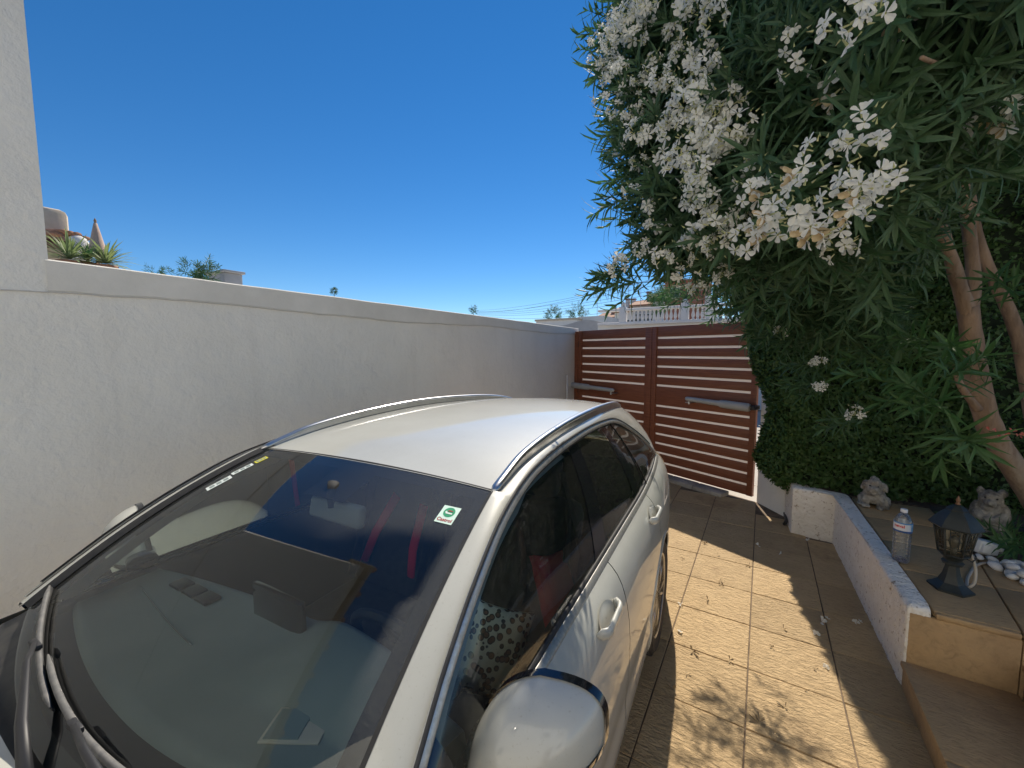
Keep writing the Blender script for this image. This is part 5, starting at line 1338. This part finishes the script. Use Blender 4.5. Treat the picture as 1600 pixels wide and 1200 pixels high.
# white outdoor socket behind the lantern
so_ = thing('socket_box', 'small white plastic socket box lying behind the lantern', 'socket', (1.29, 3.83, ZT), .5)
mt_wpl = M('white_plastic', (.72, .72, .70), .4, (.6, .6, .57), 8)
MB().box((0, 0, .045), (.13, .08, .09), Matrix.Rotation(.25, 3, 'Y'), bev=.012).build('housing', mt_wpl, so_, 40)
MB().box((-.03, -.045, .05), (.055, .02, .06), Matrix.Rotation(.25, 3, 'Y'), bev=.006).build('flap', mt_wpl, so_, 40)
MB().lathe([(.03, 0), (.034, .01), (.030, .06), (.012, .07), (.0, .07)], 16, (.075, .0, .03), Matrix.Rotation(math.radians(80), 3, 'Y')).build('plug', mt_wpl, so_, True)

# white pebbles
rs3 = random.Random(3)
mt_peb = M('white_pebble', (.66, .64, .60), .6, (.50, .48, .44), 9, rand=.12)
def pebble_mesh(seed):
    bm = bmesh.new(); bmesh.ops.create_icosphere(bm, subdivisions=2, radius=1)
    for v in bm.verts: v.co *= 1 + .22 * noise.noise(v.co * 1.1 + Vector((seed * 3.1, 0, 0)))
    me = bpy.data.meshes.new('pebble'); bm.to_mesh(me); bm.free(); me.materials.append(mt_peb); me.shade_smooth(); return me
PM = [pebble_mesh(k) for k in range(6)]
spots = []
for row in range(6):
    for k in range(7):
        x = 1.235 + k * .058 + (row % 2) * .028 + row * .014 + rs3.uniform(-.008, .008); y = 3.70 - row * .058 + rs3.uniform(-.008, .008)
        spots.append((x, y, ZT + .017))
for k in range(9): spots.append((1.33 + (k % 4) * .07 + rs3.uniform(-.01, .01), 3.62 - (k // 4) * .08 + rs3.uniform(-.01, .01), ZT + .048))
for (x, y, z) in spots:
    o = bpy.data.objects.new('white_pebble', PM[rs3.randrange(6)]); link(o); o.location = (x, y, z)
    s = rs3.uniform(.022, .031); o.scale = (s * rs3.uniform(1, 1.3), s, s * rs3.uniform(.6, .8)); o.rotation_euler = (rs3.uniform(-.4, .4), rs3.uniform(-.4, .4), rs3.uniform(0, 6.28))
    tag(o, 'smooth white pebble in the heap right of the lantern', 'pebble', 'white pebbles heaped on the ledge')

# fallen flowers on the paving
def fallen(seed, dry):
    r = random.Random(seed); V = []
    for j in range(r.choice([2, 3, 3, 4]) if dry else r.choice([3, 4, 5])):
        pt = petal(.024 * r.uniform(.6, 1.1), (.010 if dry else .018) * r.uniform(.7, 1.2), r.uniform(.5, 1.8) if dry else r.uniform(.2, 1.0))
        V.append((pt @ rotm('X', r.uniform(-.9, .9)).T) @ rotm('Z', j * 1.2566 + r.uniform(-.7, .7)).T)
    V = np.concatenate(V, 0).reshape(-1, 3) @ np.array(Matrix.Rotation(r.uniform(-.7, .7), 3, 'Y')).T
    V[:, 2] -= V[:, 2].min()
    me = soup('fallen_flower', V, 4); me.materials.append(mt_dry if dry else mt_petal); return me
mt_dry = M('dry_petal', (.42, .33, .20), .8, (.22, .15, .08), 60)
FW = [fallen(k, False) for k in range(7)]; FD = [fallen(20 + k, True) for k in range(9)]
wet = [(1218, 866, 0), (1185, 853, 0), (1262, 845, 0), (1284, 973, 0), (1292, 967, 0), (1344, 972, 0), (1338, 974, 0), (1276, 992, 0), (1291, 1044, 0), (1362, 827, ZT), (1064, 945, 0), (1062, 988, 0)]
dry = [(1106, 938, 0), (1082, 1018, 0), (1140, 1032, 0), (1075, 1052, 0), (1207, 1012, 0), (1121, 870, 0), (1125, 908, 0), (1128, 915, 0), (1103, 850, 0), (1067, 875, 0), (1170, 884, 0), (1066, 833, 0), (1224, 982, 0), (1275, 1046, 0), (1098, 848, 0), (1262, 1080, 0), (1226, 1106, 0), (1186, 1130, 0), (1052, 1077, 0)]
for lst, ms_, lab, grp in ((wet, FW, 'white oleander flower fallen in the shade', 'white fallen flowers'), (dry, FD, 'withered oleander flower dropped on the tiles', 'withered fallen flowers')):
    for (x, y, z) in lst:
        p = atz(x, y, z); o = bpy.data.objects.new('fallen_flower', ms_[rs3.randrange(len(ms_))]); link(o); o.location = (p.x, p.y, z + .002); o.rotation_euler = (0, 0, rs3.uniform(0, 6.28)); s = rs3.uniform(.6, 1.25); o.scale = (s, s, s)
        tag(o, lab, 'flower', grp)
# ------------------------------------------------------------------ beyond the gate and the wall
mt_whouse = M('white_house', (.74, .71, .66), .85, (.66, .63, .58), 1.5, space='world')
mt_brick = M('red_brick', (.34, .13, .08), .85, (.26, .10, .065), 3, space='world')
mt_win = M('dark_window', (.03, .035, .04), .2)
mt_rooft = M('roof_tiles', (.34, .17, .10), .85, (.24, .13, .085), 5, space='world')
mt_grey2 = M('grey_render', (.44, .43, .42), .85, (.36, .35, .34), 2, space='world')
def house_row(name, label, x0, x1, y, zb_, dep, roof_rise, wall_mat, chim=1, ridge=True, group=None):
    root = thing(name, label, 'house', ((x0 + x1) / 2, y, 0), 0, group); w_ = x1 - x0
    MB().box((0, dep / 2, zb_ / 2), (w_, dep, zb_)).build('wall', wall_mat, root)
    r = MB(); e = .3
    r.add([(-w_ / 2 - e, -e, zb_ - .05), (w_ / 2 + e, -e, zb_ - .05), (w_ / 2 + e, dep * .5, zb_ + roof_rise), (-w_ / 2 - e, dep * .5, zb_ + roof_rise), (w_ / 2 + e, dep + e, zb_ - .05), (-w_ / 2 - e, dep + e, zb_ - .05),
           (-w_ / 2 - e, -e, zb_ - .17), (w_ / 2 + e, -e, zb_ - .17), (w_ / 2 + e, dep + e, zb_ - .17), (-w_ / 2 - e, dep + e, zb_ - .17)], [(0, 1, 2, 3), (3, 2, 4, 5), (6, 7, 1, 0), (8, 9, 5, 4), (7, 8, 4, 2, 1), (9, 6, 0, 3, 5), (6, 9, 8, 7)])
    ro = r.build('roof', mt_rooft, root)
    for k in range(chim):
        cx = (-.3 + .6 * (k + .5) / chim) * w_
        MB().box((cx, dep * .45, zb_ + roof_rise + .25), (.42, .42, .75), bev=.03).build('chimney', wall_mat, ro)
        MB().box((cx, dep * .45, zb_ + roof_rise + .72), (.55, .55, .10), bev=.03).build('chimney_cap', mt_rooft, ro)
    for k in range(2):
        wx = (-.25 + .5 * k) * w_; wn_ = MB().box((wx, -.02, zb_ - 1.4), (.9, .08, 1.0)).build('window', M('shutter_white', (.6, .6, .58), .5), root)
        MB().box((wx, -.07, zb_ - 1.4), (.78, .03, .88)).build('pane', mt_win, wn_)
    return root
labs = ['lowest of the tiled-roof terraced houses above the balustrade', 'second tiled-roof terraced house up the slope', 'third tiled-roof terraced house up the slope', 'uppermost tiled-roof terraced house below the brick one']
for k in range(4):
    xa = -15.2 + k * 2.05; house_row('terraced_house', labs[k], xa, xa + 2.0, 42 - k * .7, 5.3 + k * .48, 5, .66, mt_whouse if k % 2 else mt_grey2, 1 + (k % 2), group='terraced houses on the slope')
bh = thing('brick_house', 'tall red brick house at the top of the slope', 'house', (-6.0, 38, 0))
MB().box((0, 2.5, 3.85), (3.2, 5, 7.7)).build('wall', mt_brick, bh)
MB().box((0, 2.5, 7.78), (3.5, 5.3, .16), bev=.03).build('roof', mt_rooft, bh)
wf = MB().box((-.75, -.03, 6.75), (.8, .1, .9)).build('window', mt_grey2, bh); MB().box((-.75, -.09, 6.75), (.66, .04, .76)).build('pane', mt_win, wf)
MB().box((1.9, 2.5, 3.2), (.6, 4.6, 6.4)).build('annex', mt_whouse, bh)
wh = thing('white_house', 'low white houses seen over the end of the boundary wall', 'house', (-14.4, 30, 0))
MB().box((0, 2, 2.1), (3.6, 4, 4.2)).build('wall', mt_whouse, wh); MB().box((0, 2, 4.28), (3.8, 4.2, .16), bev=.03).build('parapet', mt_beige, wh)
MB().box((2.6, 3, 2.25), (2.2, 4, 4.5)).build('wing', mt_whouse, wh)
wf = MB().box((.6, -.03, 3.3), (.7, .08, .8)).build('window', mt_grey2, wh); MB().box((.6, -.08, 3.3), (.58, .03, .68)).build('pane', mt_win, wf)

# terrace wall with a white balustrade across the street
bal = thing('balustrade', 'white terrace balustrade above the gate', 'balustrade', (-2.2, 14, 0))
mt_bal = M('balustrade_white', (.76, .72, .68), .7, (.68, .64, .60), 3)
MB().box((0.6, .35, 1.33), (7.0, .5, 2.66)).build('terrace_wall', mt_whouse, bal)
MB().box((0.6, 0.05, 2.71), (6.9, .26, .09), bev=.015).build('base_rail', mt_bal, bal, 40)
MB().box((0.6, 0.05, 3.175), (6.9, .22, .08), bev=.02).build('hand_rail', mt_bal, bal, 40)
bpf = MB().lathe([(.045, 0), (.045, .03), (.026, .045), (.050, .12), (.054, .16), (.036, .24), (.026, .30), (.036, .33), (.026, .345), (.044, .36), (.044, .38)], 10).me('baluster'); bpf.materials.append(mt_bal); bpf.shade_smooth()
x = -1.86
while x < 4.0:
    if min(abs(x - 0.02), abs(x + 1.95), abs(x - 3.4)) > .14:
        o = bpy.data.objects.new('baluster', bpf); link(o, bal); o.location = (x, .05, 2.755)
    x += .1325
for px_ in (-1.97, 0.02, 3.4):
    MB().box((px_, .05, 2.98), (.22, .24, .62), bev=.015).build('post', mt_bal, bal, 40); MB().lathe([(.05, 3.29), (.09, 3.34), (.06, 3.42), (0, 3.47)], 12, (px_, .05, 0)).build('ball_finial', mt_bal, bal, True)
pole = thing('grey_post', 'plain grey post standing behind the white balustrade', 'post', (-1.10, 13.2, 0)); MB().lathe([(.05, 0), (.05, 3.1), (.02, 3.12), (.0, 3.12)], 12).build('shaft', mt_grey2, pole, True)
MB().lathe([(.09, 0), (.09, .02), (.05, .03)], 12).build('foot', mt_grey2, pole, True)
sail = thing('garden_wall', 'pale curved garden wall left of the balustrade', 'wall', (-6.0, 15, 0))
rows = [[(x_, 0, 0), (x_, 0, 2.75 + .22 * math.exp(-((x_ - .1) / .75) ** 2)), (x_, .2, 2.75 + .22 * math.exp(-((x_ - .1) / .75) ** 2)), (x_, .2, 0)] for x_ in np.linspace(-2.2, 1.75, 30)]
MB().grid(rows).build('wall_body', mt_grey2, sail, 40)

# bush, small trees
def leafball(name, label, base, h_, r_, mat, n, s0=1.0, seed=1, trunk_h=None, flat=1.0, group=None):
    root = thing(name, label, 'tree' if 'tree' in name else 'bush', base, 0, group); r2 = random.Random(seed); Q = []
    for _ in range(n):
        v = Vector((r2.gauss(0, 1), r2.gauss(0, 1), r2.gauss(0, 1))).normalized(); p = Vector((v.x * r_, v.y * r_, v.z * r_ * flat)) * (r2.random() ** .4) * (1 + .25 * noise.noise(v * 2.0 + Vector((seed, 0, 0)))) + Vector((0, 0, h_))
        Q.append(place(SPR[r2.randrange(8)][:-3], p, v + Vector((0, 0, .3)), s0 * r2.uniform(.7, 1.3), r2.uniform(0, 6.28)))
    o = mk('crown', soup('crown', np.concatenate(Q, 0).reshape(-1, 3), 4), mat, root, False); o['kind'] = 'stuff'
    MB().tube([(0, 0, 0), (.03, 0, h_ * .5), (0, .02, h_ * .95)], [.05 * s0 + .03, .04 * s0 + .02, .02 * s0], 8).build('trunk', mt_bark, root, True)
    return root
pb = aty(1036, 470, 24); leafball('bush', 'bright green rounded bush behind the white balustrade', (pb.x, 24, 0), pb.z, .62, mt_leaf2, 150, 1.6, 3, flat=.85)
for k, (x_, y_, yy, r_, lab) in enumerate(((866, 496, 46, 1.0, 'small dark tree left of the low white houses'), (902, 493, 50, 1.2, 'small dark tree behind the low white houses'), (522, 455, 40, .30, 'tiny tree top showing over the middle of the wall'), (740, 485, 60, .65, 'dark cypress top where the overhead wires meet'))):
    p = aty(x_, y_, yy); leafball('small_tree', lab, (p.x, yy, 0), p.z, r_, mt_hedge, 70, 2.6 if k < 2 else 1.6, 20 + k, group='small trees beyond the wall')

# overhead wires and aerials
mt_line = M('wire_black', (.03, .03, .035), .6)
for k, (ya, yb) in enumerate(((486, 409), (488, 420), (489, 430), (490, 437), (491, 446), (488, 399), (492, 455))):
    A_ = aty(743, ya - 1, 60); B_ = aty(1175, yb - (8 if k < 6 else 0), 24)
    pts = [A_.lerp(B_, q) + Vector((0, 0, -.9 * 4 * q * (1 - q) * (.7 + .08 * k))) for q in np.linspace(0, 1, 20)]
    nm = ['topmost', 'second highest', 'third highest', 'fourth highest', 'fifth highest', 'steepest', 'lowest'][k]
    tag(MB().tube(pts, .014, 5).build('overhead_wire', mt_line, None, True), nm + ' of the overhead wires above the gate', 'wire', 'overhead wires')
for k, (x_, yt, yb, yy, lab) in enumerate(((982, 446, 472, 41, 'tallest roof aerial left of the brick house'), (1001, 440, 468, 40, 'roof aerial nearest the oleander blossoms'), (933, 460, 486, 42, 'thin roof aerial over the lowest terraced house'), (1023, 449, 462, 40, 'short wide roof aerial beside the brick house'), (915, 484, 494, 44, 'small aerial over the low white houses'))):
    T_, B_ = aty(x_, yt, yy), aty(x_, yb + 4, yy); root = thing('aerial', lab, 'aerial', tuple(B_), 0, 'television aerials'); h_ = (T_ - B_).length
    MB().tube([(0, 0, -.6), (0, 0, h_)], .022, 6).build('mast', mt_grey2, root, True)
    for q in range(4): MB().tube([(-.32 + .05 * q, -.1, h_ - .08 - q * .16), (.32 - .05 * q, .1, h_ - .08 - q * .16)], .012, 5).build('rod', mt_grey2, root, True)

# neighbour's terrace over the wall on the left
nb = thing('neighbour_house', 'neighbour terrace with chimney and tiled canopy over the wall', 'house', (-8.6, 1.0, 0))
MB().box((-1.2, .7, 1.44), (4.0, 7.2, 2.88)).build('wall', mt_whouse, nb)
p = atx(82, 345, -9.6); 
MB().box((p.x + 8.6 - .15, p.y - 1.0 - .0, 3.50), (.40, .36, 1.1), bev=.09).build('chimney', mt_beige, nb, 40)
for k, (x_, y_) in enumerate(((84, 366), (93, 362), (103, 364), (113, 366), (126, 372))):
    p = atx(x_, y_, -9.0) - nb.location
    MB().tube([p + Vector((-.5, -.02, .08)), p + Vector((.25, 0, -.04))], (.055, .035), 8).build('canopy_tile', mt_terra, nb, True)
p = atx(108, 372, -9.05) - nb.location
MB().box(p + Vector((-.15, .0, -.10)), (.5, .72, .05)).build('canopy_board', M('dark_wood', (.07, .035, .02), .8), nb)
p = atx(122, 378, -8.8) - nb.location
MB().lathe([(.11, -.5), (.115, 0), (.10, .05), (.05, .09), (0, .10)], 14, p).build('vent_pipe', mt_whouse, nb, True)
um = thing('closed_parasol', 'folded beige parasol standing among the terrace plants', 'parasol', tuple(atx(153, 397, -8.4)))
MB().lathe([(.02, -.6), (.02, .0)], 8).build('pole', mt_grey2, um, True)
b = MB(); b.lathe([(.085, -.05), (.10, .0), (.085, .12), (.05, .30), (.02, .44), (.0, .46)], 10); b.build('canopy', M('parasol_cloth', (.50, .36, .28), .85, (.40, .28, .22), 9), um, True)
b = MB(); b.lathe([(.012, .44), (.018, .48), (0, .52)], 8); b.build('tip', mt_bark, um, True)
mt_spike = leaf_mat('spiky_leaf', (.16, .22, .10), (.30, .36, .17), .25, rough=.5, scale=3)
def spiky(label, base, n, L_, seed, mat):
    r2 = random.Random(seed); root = thing('spiky_plant', label, 'plant', base, 0, 'spiky plants on the terrace'); Q = []
    for k in range(n):
        lf = leaf_quads(L_ * r2.uniform(.7, 1.1), .035, r2.uniform(.1, .9)); el = r2.uniform(.05, 1.4)
        Q.append(lf @ (rotm('Z', r2.uniform(0, 6.28)) @ rotm('Y', -el)).T)
    o = mk('leaves', soup('leaves', np.concatenate(Q, 0).reshape(-1, 3), 4), mat, root); o['kind'] = 'stuff'
    MB().lathe([(.10, -.30), (.13, -.05), (.135, -.03), (.11, -.02), (0, -.02)], 14).build('pot', mt_terra, root, True)
spiky('spiky plant below the tiled canopy of the terrace', tuple(atx(108, 405, -8.0)), 70, .42, 1, mt_spike)
spiky('yellowish spiky plant right of the folded parasol', tuple(atx(165, 412, -7.9)), 70, .40, 2, mt_spike)
spiky('bluish spiky plant between the canopy and the parasol', tuple(atx(137, 408, -8.2)), 40, .34, 3, mt_leaf)
p = atx(312, 428, -9.0); leafball('bush', 'dark leafy shrub poking over the wall beside a grey box', (p.x, p.y, 2.87), p.z - 2.87, .22, mt_leaf, 50, .8, 9, flat=.7)
p = atx(352, 432, -9.6); gb = thing('grey_box', 'grey rendered chimney block over the wall beside the shrub', 'chimney', (p.x, p.y, 2.87))
hz_ = p.z - 2.87
MB().box((0, 0, hz_ / 2), (.7, .34, hz_ + .06), bev=.02).build('block', mt_grey2, gb, 40); MB().box((0, 0, hz_ + .055), (.8, .42, .05), bev=.012).build('cap', mt_grey2, gb, 40)
p = atx(252, 414, -9.0); leafball('bush', 'sliver of dark foliage just clearing the wall top', (p.x, p.y, 2.87), p.z - .12 - 2.87, .12, mt_hedge, 12, .6, 12, flat=.4)
